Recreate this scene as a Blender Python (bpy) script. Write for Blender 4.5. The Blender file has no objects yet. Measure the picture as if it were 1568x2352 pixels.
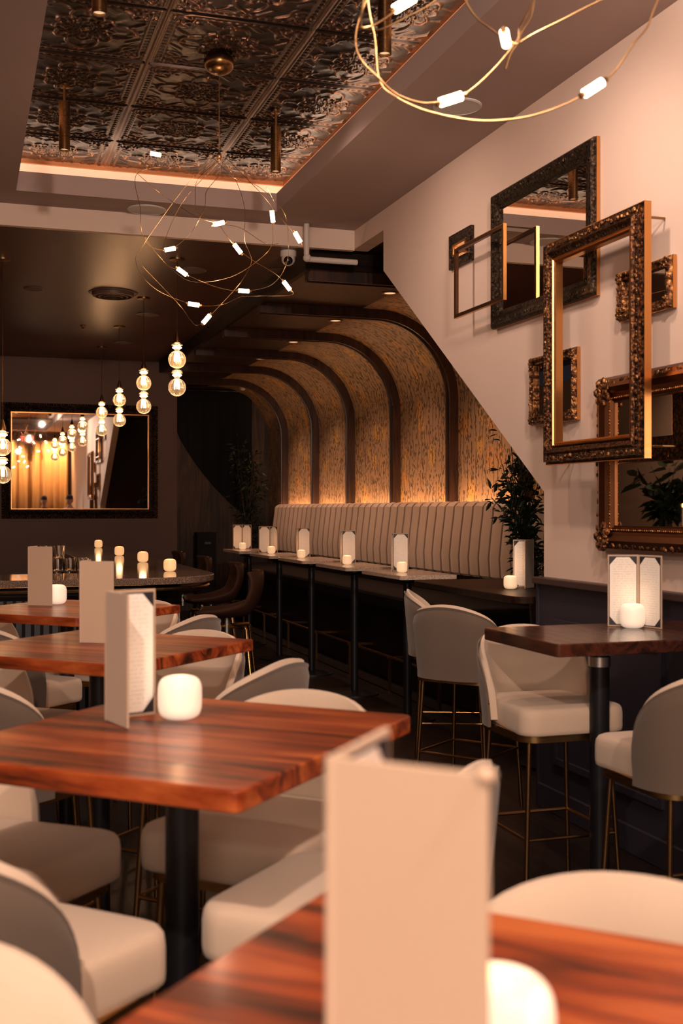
import bpy, bmesh, math, random
from mathutils import Vector, Matrix
import numpy as np
R = math.radians; PI = math.pi
rng = random.Random(7)
sc = bpy.context.scene
C = sc.collection

# ------------------------------------------------------------------ camera
AZ = R(18.1); FPX = 2656.0; HZ = 1.5
CA, SA = math.cos(AZ), math.sin(AZ)
cam_d = bpy.data.cameras.new('camera'); cam = bpy.data.objects.new('camera', cam_d); C.objects.link(cam)
cam.location = (0, 0, HZ); cam.rotation_euler = (R(90), 0, -AZ)
cam_d.sensor_fit = 'VERTICAL'; cam_d.sensor_height = 36; cam_d.sensor_width = 24
cam_d.lens = FPX/2352*36; cam_d.shift_y = -6/2352
cam_d.clip_start = 0.05; cam_d.clip_end = 100
cam_d.dof.use_dof = True; cam_d.dof.focus_distance = 7.5; cam_d.dof.aperture_fstop = 4.3
sc.camera = cam
vs = sc.view_settings
vs.view_transform = 'Standard'; vs.look = 'None'; vs.gamma = 1; vs.use_curve_mapping = False; vs.exposure = 0.35

# ------------------------------------------------------------------ world
w = bpy.data.worlds.new('world'); sc.world = w; w.use_nodes = True
bg = w.node_tree.nodes['Background']; bg.inputs[0].default_value = (0.55, 0.45, 0.55, 1); bg.inputs[1].default_value = 0.02

# ------------------------------------------------------------------ room lights
WARM = (1.0, 0.58, 0.38); AMBER = (1.0, 0.50, 0.24); PEACH = (1.0, 0.72, 0.56); COVE = (1.0, 0.66, 0.44)
def area(name, loc, size, power, col=WARM, rot=(0, 0, 0), size_y=None, spread=None):
    l = bpy.data.lights.new(name, 'AREA'); l.energy = power; l.color = col
    l.shape = 'RECTANGLE' if size_y else 'DISK'; l.size = size
    if size_y: l.size_y = size_y
    if spread: l.spread = spread
    o = bpy.data.objects.new(name, l); C.objects.link(o); o.location = loc; o.rotation_euler = rot
    return o
def spot(name, loc, target, power, angle, col=WARM, blend=0.6, rad=0.04):
    l = bpy.data.lights.new(name, 'SPOT'); l.energy = power; l.color = col; l.spot_size = R(angle); l.spot_blend = blend
    l.shadow_soft_size = rad
    o = bpy.data.objects.new(name, l); C.objects.link(o); o.location = loc
    o.rotation_euler = (Vector(target)-Vector(loc)).to_track_quat('-Z', 'Y').to_euler()
    return o
def point(name, loc, power, col=WARM, rad=0.05):
    l = bpy.data.lights.new(name, 'POINT'); l.energy = power; l.color = col; l.shadow_soft_size = rad
    o = bpy.data.objects.new(name, l); C.objects.link(o); o.location = loc
    return o
UP = (PI, 0, 0)
# led strips lying in the tray cove
area('cove_light_right', (2.18, 3.55, 3.745), 0.1, 15, COVE, UP, 9.2)
area('cove_light_left', (0.25, 3.55, 3.745), 0.1, 12, COVE, UP, 9.2)
area('cove_light_far', (1.2, 8.06, 3.745), 2.0, 4.5, COVE, UP, 0.12)
# led strip behind the banquette back, washing the wallpaper
area('banquette_uplight', (4.28, 12.2, 1.43), 0.06, 32, (1.0, 0.54, 0.26), (PI, R(22), 0), 7.6)
# unseen fill spots added behind the camera to brighten the foreground
spot('front_fill_spot', (-0.75, -0.5, 3.58), (0.25, 1.2, 0.9), 440, 92, PEACH, 0.9, 0.06)
spot('front_fill_spot', (1.3, -0.5, 3.58), (0.9, 1.3, 0.9), 250, 92, PEACH, 0.9, 0.06)
spot('wall_fill_spot', (1.75, 2.6, 3.5), (2.8, 3.7, 2.9), 120, 120, PEACH, 1, 0.05)  # added spot, stands in for the near chandelier's light on the wall
spot('wall_fill_spot', (1.9, 4.0, 3.57), (2.8, 4.9, 2.0), 48, 110, PEACH, 1, 0.06)  # added fill, lifts the middle of the right wall
spot('wall_fill_spot', (1.5, 6.1, 3.57), (2.8, 6.4, 2.3), 34, 110, PEACH, 1, 0.06)  # added fill, lifts the far part of the right wall
area('front_fill_light', (-.80, -1.55, 1.75), 2.3, 62, (1, .76, .60), (R(90), 0, R(-12)), 1.7)  # soft fill added behind the camera to light the shaded seats
spot('beam_fill_spot', (0.6, -1.0, 3.4), (1.2, 8.0, 2.9), 540, 62, (1, .74, .60), 0.9, 0.12)  # fill spot added to brighten the ceiling beam
spot('back_bar_fill_spot', (-1.3, 10.6, 3.42), (-2.2, 10.9, 1.7), 70, 100, WARM, .8, .05)  # fill added to lighten the backdrop reflected in the baroque mirror
spot('curtain_washer', (1.0, -1.2, 3.56), (1.0, -1.75, 1.5), 150, 120, (1, .55, .25), 0.8, 0.06)
spot('curtain_washer', (2.3, -1.2, 3.56), (2.3, -1.75, 1.5), 150, 120, (1, .55, .25), 0.8, 0.06)

# ------------------------------------------------------------------ helpers: objects
def link(o): C.objects.link(o); return o
def tag(o, label=None, cat=None, group=None, kind=None):
    if label: o['label'] = label
    if cat: o['category'] = cat
    if group: o['group'] = group
    if kind: o['kind'] = kind
    return o
def thing(name, loc=(0, 0, 0), rz=0, label=None, cat=None, group=None):
    o = bpy.data.objects.new(name, None); link(o); o.location = loc; o.rotation_euler = (0, 0, rz)
    o.empty_display_size = 0.1
    return tag(o, label, cat, group)
def obj(name, bm, mat, parent=None, smooth=False, sub=0, bevel=0, auto=None):
    me = bpy.data.meshes.new(name)
    bmesh.ops.recalc_face_normals(bm, faces=bm.faces)
    bm.to_mesh(me); bm.free()
    mats = mat if isinstance(mat, (list, tuple)) else [mat]
    for m in mats: me.materials.append(m)
    if smooth:
        me.polygons.foreach_set('use_smooth', [True]*len(me.polygons))
        if auto: me.set_sharp_from_angle(angle=R(auto))
    o = bpy.data.objects.new(name, me); link(o)
    if parent: o.parent = parent
    if bevel:
        m = o.modifiers.new('bevel', 'BEVEL'); m.width = bevel; m.segments = 2; m.limit_method = 'ANGLE'
    if sub:
        m = o.modifiers.new('sub', 'SUBSURF'); m.levels = sub; m.render_levels = sub
    return o
def dup(root, loc=None, rz=None, label=None, group=None, cat=None):
    def rec(o, par):
        c = o.copy(); C.objects.link(c)
        if par: c.parent = par
        for ch in list(o.children): rec(ch, c)
        return c
    r = rec(root, None)
    if loc is not None: r.location = loc
    if rz is not None: r.rotation_euler = (0, 0, rz)
    if label: r['label'] = label
    if group: r['group'] = group
    if cat: r['category'] = cat
    return r
def struct(name, bm, mat, smooth=False, bevel=0):
    return tag(obj(name, bm, mat, smooth=smooth, bevel=bevel), kind='structure')

# ------------------------------------------------------------------ helpers: shapes
def B(): return bmesh.new()
def box(bm, x0, x1, y0, y1, z0, z1, M=None, mi=0):
    v = [Vector((x, y, z)) for x in (x0, x1) for y in (y0, y1) for z in (z0, z1)]
    if M is not None: v = [M @ p for p in v]
    v = [bm.verts.new(p) for p in v]
    for f in ((0,1,3,2),(4,6,7,5),(0,4,5,1),(2,3,7,6),(0,2,6,4),(1,5,7,3)):
        bm.faces.new([v[i] for i in f]).material_index = mi
    return bm
def loft(bm, loops, close=True, cap0=True, cap1=True, mi=0):
    vs_ = [[bm.verts.new(p) for p in L] for L in loops]
    n = len(vs_[0])
    for a, b in zip(vs_[:-1], vs_[1:]):
        for i in range(n if close else n-1):
            j = (i+1) % n
            bm.faces.new([a[i], a[j], b[j], b[i]]).material_index = mi
    if cap0: bm.faces.new(vs_[0]).material_index = mi
    if cap1: bm.faces.new(list(reversed(vs_[-1]))).material_index = mi
    return vs_
def lathe(bm, prof, seg=24, cx=0, cy=0, mi=0, flute=0, nfl=0):
    loops = []
    for r, z in prof:
        L = []
        for i in range(seg):
            a = 2*PI*i/seg; rr = r*(1+flute*math.cos(nfl*a)) if flute else r
            L.append((cx+rr*math.cos(a), cy+rr*math.sin(a), z))
        loops.append(L)
    loft(bm, loops, mi=mi)
    return bm
def tube(bm, pts, r, seg=8, rs=None, caps=True, mi=0):
    pts = [Vector(p) for p in pts]; n = len(pts); loops = []
    up = Vector((0, 0, 1)); prev = None
    for i, p in enumerate(pts):
        t = (pts[min(i+1, n-1)]-pts[max(i-1, 0)]).normalized()
        if prev is None:
            a = up if abs(t.z) < 0.9 else Vector((1, 0, 0))
            nrm = t.cross(a).normalized()
        else:
            nrm = (prev - t*prev.dot(t)).normalized()
        prev = nrm; bn = t.cross(nrm)
        rr = rs[i] if rs else r
        loops.append([p + (nrm*math.cos(2*PI*k/seg)+bn*math.sin(2*PI*k/seg))*rr for k in range(seg)])
    loft(bm, loops, cap0=caps, cap1=caps, mi=mi)
    return bm
def prism(bm, poly, z0, z1, M=None, mi=0):
    a = [Vector((x, y, z0)) for x, y in poly]; b = [Vector((x, y, z1)) for x, y in poly]
    if M is not None: a = [M @ p for p in a]; b = [M @ p for p in b]
    loft(bm, [a, b], mi=mi); return bm
def sph(bm, c, r, sx=1, sy=1, sz=1, u=12, v=8, M=None):
    mt = Matrix.Translation(c) @ Matrix.Diagonal((sx, sy, sz, 1))
    if M is not None: mt = M @ mt
    bmesh.ops.create_uvsphere(bm, u_segments=u, v_segments=v, radius=r, matrix=mt); return bm
def ico(bm, c, r, M=None, s=1):
    mt = Matrix.Translation(c)
    if M is not None: mt = mt @ M
    bmesh.ops.create_icosphere(bm, subdivisions=s, radius=r, matrix=mt); return bm
def catmull(P, n=10, closed=False):
    P = [Vector(p) for p in P]; out = []; N = len(P)
    rngk = range(N if closed else N-1)
    g = (lambda i: P[i % N]) if closed else (lambda i: P[max(0, min(N-1, i))])
    for i in rngk:
        p0, p1, p2, p3 = g(i-1), g(i), g(i+1), g(i+2)
        for k in range(n):
            t = k/n
            out.append(0.5*((2*p1)+(p2-p0)*t+(2*p0-5*p1+4*p2-p3)*t*t+(3*p1-p0-3*p2+p3)*t**3))
    if not closed: out.append(P[-1])
    return out
def rrect(hx, hy, r, n=6):
    P = []
    for cx, cy, a0 in ((hx-r, hy-r, 0), (-hx+r, hy-r, 90), (-hx+r, -hy+r, 180), (hx-r, -hy+r, 270)):
        for k in range(n+1):
            a = R(a0+90*k/n); P.append((cx+r*math.cos(a), cy+r*math.sin(a)))
    return P
def at_z(x, y, Z):      # the point of the room at height Z seen at photo pixel (x, y)
    d = (Z-HZ)*FPX/(1170-y); r = (x-784)/FPX*d
    return Vector((r*CA+d*SA, -r*SA+d*CA, Z))
def at_x(x, y, X):      # the point on the wall plane X
    d = FPX*X/(CA*(x-784+FPX*math.tan(AZ))); r = (x-784)/FPX*d
    return Vector((X, -r*SA+d*CA, HZ+(1170-y)*d/FPX))

# ------------------------------------------------------------------ materials
def mat(name, col=(.5, .5, .5), rough=.5, metal=0, emis=None, es=0, spec=None, coat=0, trans=0, ior=None):
    m = bpy.data.materials.new(name); m.use_nodes = True
    b = m.node_tree.nodes['Principled BSDF']
    b.inputs['Base Color'].default_value = (*col, 1); b.inputs['Roughness'].default_value = rough
    b.inputs['Metallic'].default_value = metal
    if emis: b.inputs['Emission Color'].default_value = (*emis, 1); b.inputs['Emission Strength'].default_value = es
    if spec is not None: b.inputs['Specular IOR Level'].default_value = spec
    if coat: b.inputs['Coat Weight'].default_value = coat; b.inputs['Coat Roughness'].default_value = .12
    if trans: b.inputs['Transmission Weight'].default_value = trans
    if ior: b.inputs['IOR'].default_value = ior
    return m
class N:
    def __init__(s, m): s.t = m.node_tree; s.b = s.t.nodes['Principled BSDF']
    def n(s, ty, **kw):
        x = s.t.nodes.new(ty)
        for k, v in kw.items():
            if k.startswith('i_'): x.inputs[k[2:].replace('_', ' ')].default_value = v
            else: setattr(x, k, v)
        return x
    def l(s, a, b): s.t.links.new(a, b)
    def coord(s, scale=(1, 1, 1), which='Object', rot=(0, 0, 0)):
        tc = s.n('ShaderNodeTexCoord'); mp = s.n('ShaderNodeMapping')
        mp.inputs['Scale'].default_value = scale; mp.inputs['Rotation'].default_value = rot
        s.l(tc.outputs[which], mp.inputs[0]); return mp.outputs[0]
    def ramp(s, fac, stops):
        r = s.n('ShaderNodeValToRGB'); e = r.color_ramp.elements
        while len(e) < len(stops): e.new(.5)
        for i, (p, c) in enumerate(stops): e[i].position = p; e[i].color = (*c, 1)
        s.l(fac, r.inputs[0]); return r.outputs[0]
    def noise(s, vec, scale, detail=4, rough=.5, dist=0):
        x = s.n('ShaderNodeTexNoise'); x.inputs['Scale'].default_value = scale; x.inputs['Detail'].default_value = detail
        x.inputs['Roughness'].default_value = rough; x.inputs['Distortion'].default_value = dist
        s.l(vec, x.inputs['Vector']); return x.outputs['Fac']
    def math(s, op, a, b=None, c=None):
        x = s.n('ShaderNodeMath', operation=op)
        for i, q in enumerate((a, b, c)):
            if q is None: continue
            if isinstance(q, (int, float)): x.inputs[i].default_value = q
            else: s.l(q, x.inputs[i])
        return x.outputs[0]
    def mix(s, f, a, b):
        x = s.n('ShaderNodeMix', data_type='RGBA')
        for i, q in ((0, f), (6, a), (7, b)):
            if isinstance(q, (int, float)): x.inputs[i].default_value = q
            elif isinstance(q, tuple): x.inputs[i].default_value = (*q, 1)
            else: s.l(q, x.inputs[i])
        return x.outputs[2]
    def bump(s, h, strength=.3, dist=.01):
        x = s.n('ShaderNodeBump'); x.inputs['Strength'].default_value = strength; x.inputs['Distance'].default_value = dist
        s.l(h, x.inputs['Height']); s.l(x.outputs[0], s.b.inputs['Normal'])
    def col(s, c): s.l(c, s.b.inputs['Base Color'])
    def rough(s, c): s.l(c, s.b.inputs['Roughness'])

def m_paint(name, col, rough=.7, var=.08, bs=.12):
    m = mat(name, col, rough); k = N(m); v = k.coord(which='Object')
    n1 = k.noise(v, 1.3, 3); n2 = k.noise(v, 220, 2)
    k.col(k.mix(n1, tuple(c*(1-var) for c in col), tuple(min(1, c*(1+var)) for c in col)))
    k.bump(n2, bs, .002); return m
def m_wood(name, dark, mid, light, scale=1.0, rough=.3, coat=.0, axis=0, planks=0.0):
    m = mat(name, mid, rough, coat=coat); k = N(m)
    s = [11*scale]*3; s[axis] = 1.1*scale
    v = k.coord(tuple(s)); n1 = k.noise(v, .8, 6, .62, 2.4)
    v2 = k.coord(tuple([60*scale if i != axis else 1.5*scale for i in range(3)])); n2 = k.noise(v2, 1, 3)
    v3 = k.coord((1.6*scale,)*3); n3 = k.noise(v3, 1.5, 2)
    f = k.math('ADD', k.math('MULTIPLY', n1, .75), k.math('MULTIPLY', n3, .3))
    c = k.ramp(f, [(.40, dark), (.52, mid), (.66, light)])
    c = k.mix(k.math('MULTIPLY', n2, .35), c, dark)
    if planks:
        tc = k.n('ShaderNodeTexCoord'); sp = k.n('ShaderNodeSeparateXYZ'); k.l(tc.outputs['Object'], sp.inputs[0])
        ax = sp.outputs[1 if axis == 0 else 0]
        fl = k.math('FLOOR', k.math('DIVIDE', ax, planks))
        wn = k.n('ShaderNodeTexWhiteNoise', noise_dimensions='1D'); k.l(fl, wn.inputs['W'])
        c = k.mix(k.math('MULTIPLY', wn.outputs[0], .5), c, tuple(x*.45 for x in dark))
        fr = k.math('FRACT', k.math('DIVIDE', ax, planks))
        c = k.mix(k.math('LESS_THAN', fr, .02), c, tuple(x*.2 for x in dark))
    k.col(c); k.rough(k.math('MULTIPLY_ADD', n2, .15, rough-.05)); k.bump(n2, .08, .002); return m
def m_fabric(name, col, rough=.9, scale=900, ribs=None):
    m = mat(name, col, rough); k = N(m); v = k.coord()
    n1 = k.noise(v, scale, 2); n2 = k.noise(v, 6, 3)
    c = k.mix(n1, tuple(x*.78 for x in col), tuple(min(1, x*1.15) for x in col))
    c = k.mix(k.math('MULTIPLY', n2, .25), c, tuple(x*.75 for x in col))
    k.col(c)
    m.node_tree.nodes['Principled BSDF'].inputs['Sheen Weight'].default_value = .25
    k.bump(n1, .25, .002); return m
def m_metal(name, col, rough=.25, var=.1):
    m = mat(name, col, rough, 1); k = N(m); v = k.coord((8, 8, 120)); n = k.noise(v, 1, 2)
    k.rough(k.math('MULTIPLY_ADD', n, var, rough-var/2)); return m

M_wall = m_paint('warm_white_plaster', (.64, .50, .43), .75)
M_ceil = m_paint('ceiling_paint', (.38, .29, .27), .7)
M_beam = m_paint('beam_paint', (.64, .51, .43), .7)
M_darkceil = m_paint('brown_ceiling_gloss', (.066, .025, .017), .36, .2, .03)
M_brownwall = m_paint('brown_plaster', (.118, .064, .049), .6, .15)
M_leftwall = m_paint('dark_brown_wall', (.06, .035, .028), .6); M_leftlite = m_paint('taupe_wall', (.26, .20, .155), .6)
M_navy = m_paint('navy_wainscot', (.022, .020, .033), .45, .1, .05)
M_darkwood = m_wood('dark_walnut', (.004, .002, .002), (.011, .005, .004), (.02, .009, .006), 1, .4)
M_ribwood = m_wood('rib_walnut', (.014, .006, .004), (.04, .015, .009), (.07, .026, .015), 1, .35, axis=2)
M_panel = m_wood('wall_planks', (.02, .010, .006), (.07, .032, .018), (.14, .065, .035), .8, .5, axis=2, planks=.14)
M_floor = m_wood('dark_floorboards', (.006, .004, .004), (.014, .008, .007), (.022, .012, .009), 1, .32, axis=1, planks=.13)
M_table = m_wood('walnut_slab', (.022, .005, .002), (.26, .042, .009), (.50, .125, .03), 1.0, .34, coat=.10, axis=1)
M_table2 = m_wood('dark_walnut_slab', (.012, .004, .003), (.055, .014, .007), (.10, .026, .012), 1.1, .25, coat=.5, axis=1)
M_cream = m_fabric('cream_fabric', (.60, .475, .37))
M_taupe = m_fabric('taupe_fabric', (.115, .082, .062))
M_leather_c = m_fabric('cream_vinyl', (.66, .49, .37), .6, 300)
M_seatdk = m_fabric('black_seat_vinyl', (.009, .006, .005), .7, 200)
M_leather = m_fabric('brown_leather', (.052, .023, .015), .5, 200)
M_black = mat('black_metal', (.012, .012, .016), .4, .3)
M_matblack = mat('matt_black', (.004, .004, .006), .9)
M_gold = m_metal('antique_brass', (.55, .34, .14), .28)
M_brassdk = m_metal('dark_brass', (.30, .17, .075), .3)
M_wire = m_metal('gold_wire', (.55, .34, .16), .3)
M_steel = m_metal('steel', (.6, .58, .55), .3)
M_white = mat('white_plastic', (.62, .57, .52), .45)
M_conduit = m_paint('white_conduit', (.60, .54, .49), .5)
M_disc = m_paint('speaker_grille', (.58, .56, .55), .6)
M_disc_dk = m_paint('brown_grille', (.10, .06, .045), .5)
M_bulb = mat('glowing_tube', (1, .9, .7), .4, emis=(1, .70, .42), es=12)
M_glow = mat('lit_ring', (1, .9, .7), .4, emis=(1, .66, .36), es=7)
M_lens = mat('downlight_lens', (1, .9, .7), .4, emis=(1, .62, .34), es=.7)
M_candle_w = mat('lit_white_lantern', (.85, .74, .62), .45, emis=(1, .76, .58), es=.36)
M_candle_s = mat('lit_small_lantern', (.8, .66, .5), .45, emis=(1, .60, .32), es=.42)
M_candle_a = mat('lit_amber_lantern', (.8, .55, .3), .45, emis=(1, .52, .22), es=.6)
M_flame = mat('flame', (1, .7, .3), .5, emis=(1, .55, .18), es=3)
M_cover = m_fabric('tan_linen_cover', (.44, .315, .225), .8, 1200)
M_liner = mat('black_liner', (.012, .012, .02), .5)
M_mirror = mat('mirror_glass', (.80, .76, .72), .015, 1)
M_glass = mat('clear_glass', (1, .97, .93), .03, trans=1, ior=1.46)
M_amberglass = mat('ribbed_amber_glass', (1, .84, .62), .06, trans=.95, ior=1.4, emis=(1, .55, .25), es=.10)
M_leaf = mat('dark_leaf', (.016, .026, .010), .45)
M_bark = m_paint('bark', (.05, .03, .02), .8, .3, .5)
M_pot = m_paint('dark_pot', (.03, .02, .018), .5)
M_wax = mat('candle_wax', (.7, .6, .45), .5)
M_exit = mat('exit_letters', (1, .1, .05), .4, emis=(1, .05, .03), es=6)

for m_ in (M_darkwood, M_seatdk, M_leather): m_.node_tree.nodes['Principled BSDF'].inputs['Specular IOR Level'].default_value = .12; m_.node_tree.nodes['Principled BSDF'].inputs['Sheen Weight'].default_value = 0
for m_ in (M_table, M_table2): m_.node_tree.nodes['Principled BSDF'].inputs['Specular IOR Level'].default_value = .32
def page_mat():
    m = mat('printed_page', (.72, .68, .63), .7); k = N(m); tc = k.n('ShaderNodeTexCoord'); sp = k.n('ShaderNodeSeparateXYZ')
    k.l(tc.outputs['Object'], sp.inputs[0])
    z = sp.outputs[2]
    row = k.math('FRACT', k.math('MULTIPLY', z, 110)); on = k.math('LESS_THAN', row, .34)
    v = k.coord((260, 260, 1)); vv = k.n('ShaderNodeVectorMath', operation='FLOOR')
    mp = k.coord((1, 1, 110)); fl = k.n('ShaderNodeVectorMath', operation='FLOOR'); k.l(mp, fl.inputs[0])
    sp2 = k.n('ShaderNodeSeparateXYZ'); k.l(fl.outputs[0], sp2.inputs[0])
    cb = k.n('ShaderNodeCombineXYZ'); k.l(k.math('MULTIPLY', sp.outputs[0], 170), cb.inputs[0]); k.l(k.math('MULTIPLY', sp2.outputs[2], 7.3), cb.inputs[1])
    nz = k.noise(cb.outputs[0], 1.0, 1)
    word = k.math('GREATER_THAN', nz, .47)
    cx = k.math('ABSOLUTE', k.math('SUBTRACT', sp.outputs[0], .058))
    inx = k.math('LESS_THAN', cx, .040)
    f = k.math('MULTIPLY', k.math('MULTIPLY', on, word), inx)
    k.col(k.mix(k.math('MULTIPLY', f, .2), (.74, .70, .65), (.12, .10, .10))); return m
M_page = page_mat()

def stone_mat(name, a, b, c, rough=.12):
    m = mat(name, b, rough); k = N(m); v = k.coord(); n = k.noise(v, 160, 3, .7); n2 = k.noise(v, 5, 3)
    col = k.ramp(n, [(.38, a), (.5, b), (.66, c)]); col = k.mix(k.math('MULTIPLY', n2, .4), col, a); k.col(col); return m
M_stone = stone_mat('speckled_stone', (.07, .045, .035), (.17, .115, .085), (.42, .32, .25), .1)
M_marble = stone_mat('pale_stone', (.30, .22, .17), (.58, .44, .35), (.78, .64, .52), .18)

def wallpaper():
    m = mat('botanical_wallpaper', (.3, .2, .1), .6); k = N(m)
    tc = k.n('ShaderNodeTexCoord'); sp = k.n('ShaderNodeSeparateXYZ'); k.l(tc.outputs['UV'], sp.inputs[0])
    y, s = sp.outputs[0], sp.outputs[1]
    def vec(ky, ks, oy=0):
        c = k.n('ShaderNodeCombineXYZ'); k.l(k.math('MULTIPLY_ADD', y, ky, oy), c.inputs[0]); k.l(k.math('MULTIPLY', s, ks), c.inputs[1]); return c.outputs[0]
    wob = k.noise(vec(3, 4), 1, 2)
    st = k.math('FRACT', k.math('ADD', k.math('MULTIPLY', y, 13), k.math('MULTIPLY', wob, 2.2)))
    stem = k.math('LESS_THAN', k.math('ABSOLUTE', k.math('SUBTRACT', st, .5)), .085)
    gap = k.math('GREATER_THAN', k.noise(vec(9, 4), 1, 2), .46)
    stem = k.math('MULTIPLY', stem, gap)
    vo = k.n('ShaderNodeTexVoronoi'); vo.inputs['Scale'].default_value = 1; k.l(vec(34, 20), vo.inputs['Vector'])
    leaf = k.math('LESS_THAN', vo.outputs['Distance'], .40)
    lm = k.math('GREATER_THAN', k.noise(vec(14, 6, 5), 1, 2), .45)
    leaf = k.math('MULTIPLY', leaf, lm)
    dark = k.math('MAXIMUM', stem, leaf)
    v2 = k.n('ShaderNodeTexVoronoi'); v2.inputs['Scale'].default_value = 1; k.l(vec(3.4, 3.0), v2.inputs['Vector'])
    bl = k.n('ShaderNodeMapRange'); bl.inputs['From Min'].default_value = .42; bl.inputs['From Max'].default_value = .22; k.l(v2.outputs['Distance'], bl.inputs[0])
    petal = k.math('GREATER_THAN', k.noise(vec(50, 50), 1, 3), .44)
    blf = k.math('MULTIPLY', k.math('MULTIPLY', bl.outputs[0], petal), .75)
    hue = k.mix(v2.outputs['Color'], (.62, .36, .06), (.60, .24, .07))
    base = k.mix(k.noise(vec(2, 2), 1, 3), (.31, .19, .11), (.41, .26, .15))
    c = k.mix(blf, base, hue); c = k.mix(k.math('MULTIPLY', dark, .82), c, (.045, .03, .02))
    k.col(c); return m
M_paper = wallpaper()

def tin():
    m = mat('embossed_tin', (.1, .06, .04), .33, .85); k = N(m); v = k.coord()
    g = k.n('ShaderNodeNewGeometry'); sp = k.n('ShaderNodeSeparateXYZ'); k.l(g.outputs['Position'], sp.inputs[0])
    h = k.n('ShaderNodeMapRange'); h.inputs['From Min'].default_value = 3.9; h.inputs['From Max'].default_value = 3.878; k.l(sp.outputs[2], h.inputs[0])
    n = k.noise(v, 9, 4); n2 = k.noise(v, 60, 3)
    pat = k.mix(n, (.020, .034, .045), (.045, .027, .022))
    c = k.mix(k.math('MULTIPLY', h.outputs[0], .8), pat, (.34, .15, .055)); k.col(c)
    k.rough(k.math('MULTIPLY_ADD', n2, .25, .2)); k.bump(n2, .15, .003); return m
M_tin = tin()
def carved(name, dark, light, rough=.35, scale=55, st=.9):
    m = mat(name, light, rough, .85); k = N(m); v = k.coord()
    vo = k.n('ShaderNodeTexVoronoi', feature='SMOOTH_F1'); vo.inputs['Scale'].default_value = scale; k.l(v, vo.inputs['Vector'])
    n = k.noise(v, scale*1.4, 3, .6, 1)
    f = k.math('MULTIPLY', k.math('ADD', vo.outputs['Distance'], n), .6)
    k.col(k.ramp(f, [(.3, light), (.62, dark)])); k.bump(f, st, .012); return m
M_gilt = carved('gilt_carving', (.05, .018, .008), (.62, .30, .11))
M_giltsm = m_metal('smooth_gilt', (.60, .29, .10), .3)
M_silver = carved('dark_silver_carving', (.012, .008, .005), (.10, .062, .036), .45, 75, .5)
M_giltdk = carved('dark_gilt', (.02, .008, .004), (.26, .11, .04), .38, 80, .5)
M_dkframe = carved('dark_mirror_frame', (.012, .008, .006), (.12, .07, .045), .35, 60)
M_bluepan = m_paint('dark_blue_slats', (.03, .04, .052), .5)
M_skin = m_paint('skin', (.48, .27, .19), .6, .05)
M_cap = m_fabric('black_cap', (.02, .02, .02)); M_shirt = m_fabric('white_shirt', (.62, .58, .52)); M_shirt2 = m_fabric('dark_shirt', (.04, .035, .035))
M_hair = m_fabric('dark_hair', (.02, .012, .008)); M_jeans = m_fabric('dark_jeans', (.02, .022, .035))
M_curtain = m_fabric('gold_curtain', (.60, .36, .15), .6, 500)

# ------------------------------------------------------------------ structure
XR, XL, YN, YF, ZS, ZL, ZT = 2.8, -2.2, -1.8, 15.3, 3.6, 3.45, 3.9
XA, ZV, RV, YV = 4.4, 3.33, .8, 8.42          # alcove wall, vault ceiling, curve radius, vault start
struct('floor', box(B(), -2.4, 4.6, -2.0, 17.2, -.1, 0), M_floor)
bm = B()
box(bm, 2.1, XR, YN, 8.25, ZS, 3.73); box(bm, XL, .33, YN, 8.25, ZS, 3.73)
box(bm, .33, 2.1, 7.9, 8.25, ZS, 3.73); box(bm, .33, 2.1, YN, -1.0, ZS, 3.73)
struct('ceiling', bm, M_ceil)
bm = B(); box(bm, 2.25, 2.32, -1.2, 8.25, 3.73, 4.0); box(bm, .11, .18, -1.2, 8.25, 3.73, 4.0); box(bm, .18, 2.25, 8.2, 8.25, 3.73, 4.0); box(bm, .18, 2.25, -1.25, -1.2, 3.73, 4.0)
struct('trim_1', bm, M_beam)
bm = B(); box(bm, 2.225, 2.25, -1.2, 8.2, 3.868, 3.90); box(bm, .18, .205, -1.2, 8.2, 3.868, 3.90); box(bm, .205, 2.225, 8.175, 8.2, 3.868, 3.90)
struct('trim_2', bm, m_metal('copper_trim', (.5, .22, .1), .4))
struct('trim_3', box(B(), XL, XR, 8.25, 8.3, ZL, 4.0), M_beam)        # beam face where the ceiling steps down
struct('ceiling_low', box(B(), XL, 2.5, 8.3, YF, ZL, ZL+.1), M_darkceil).name = 'ceiling.001'
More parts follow.
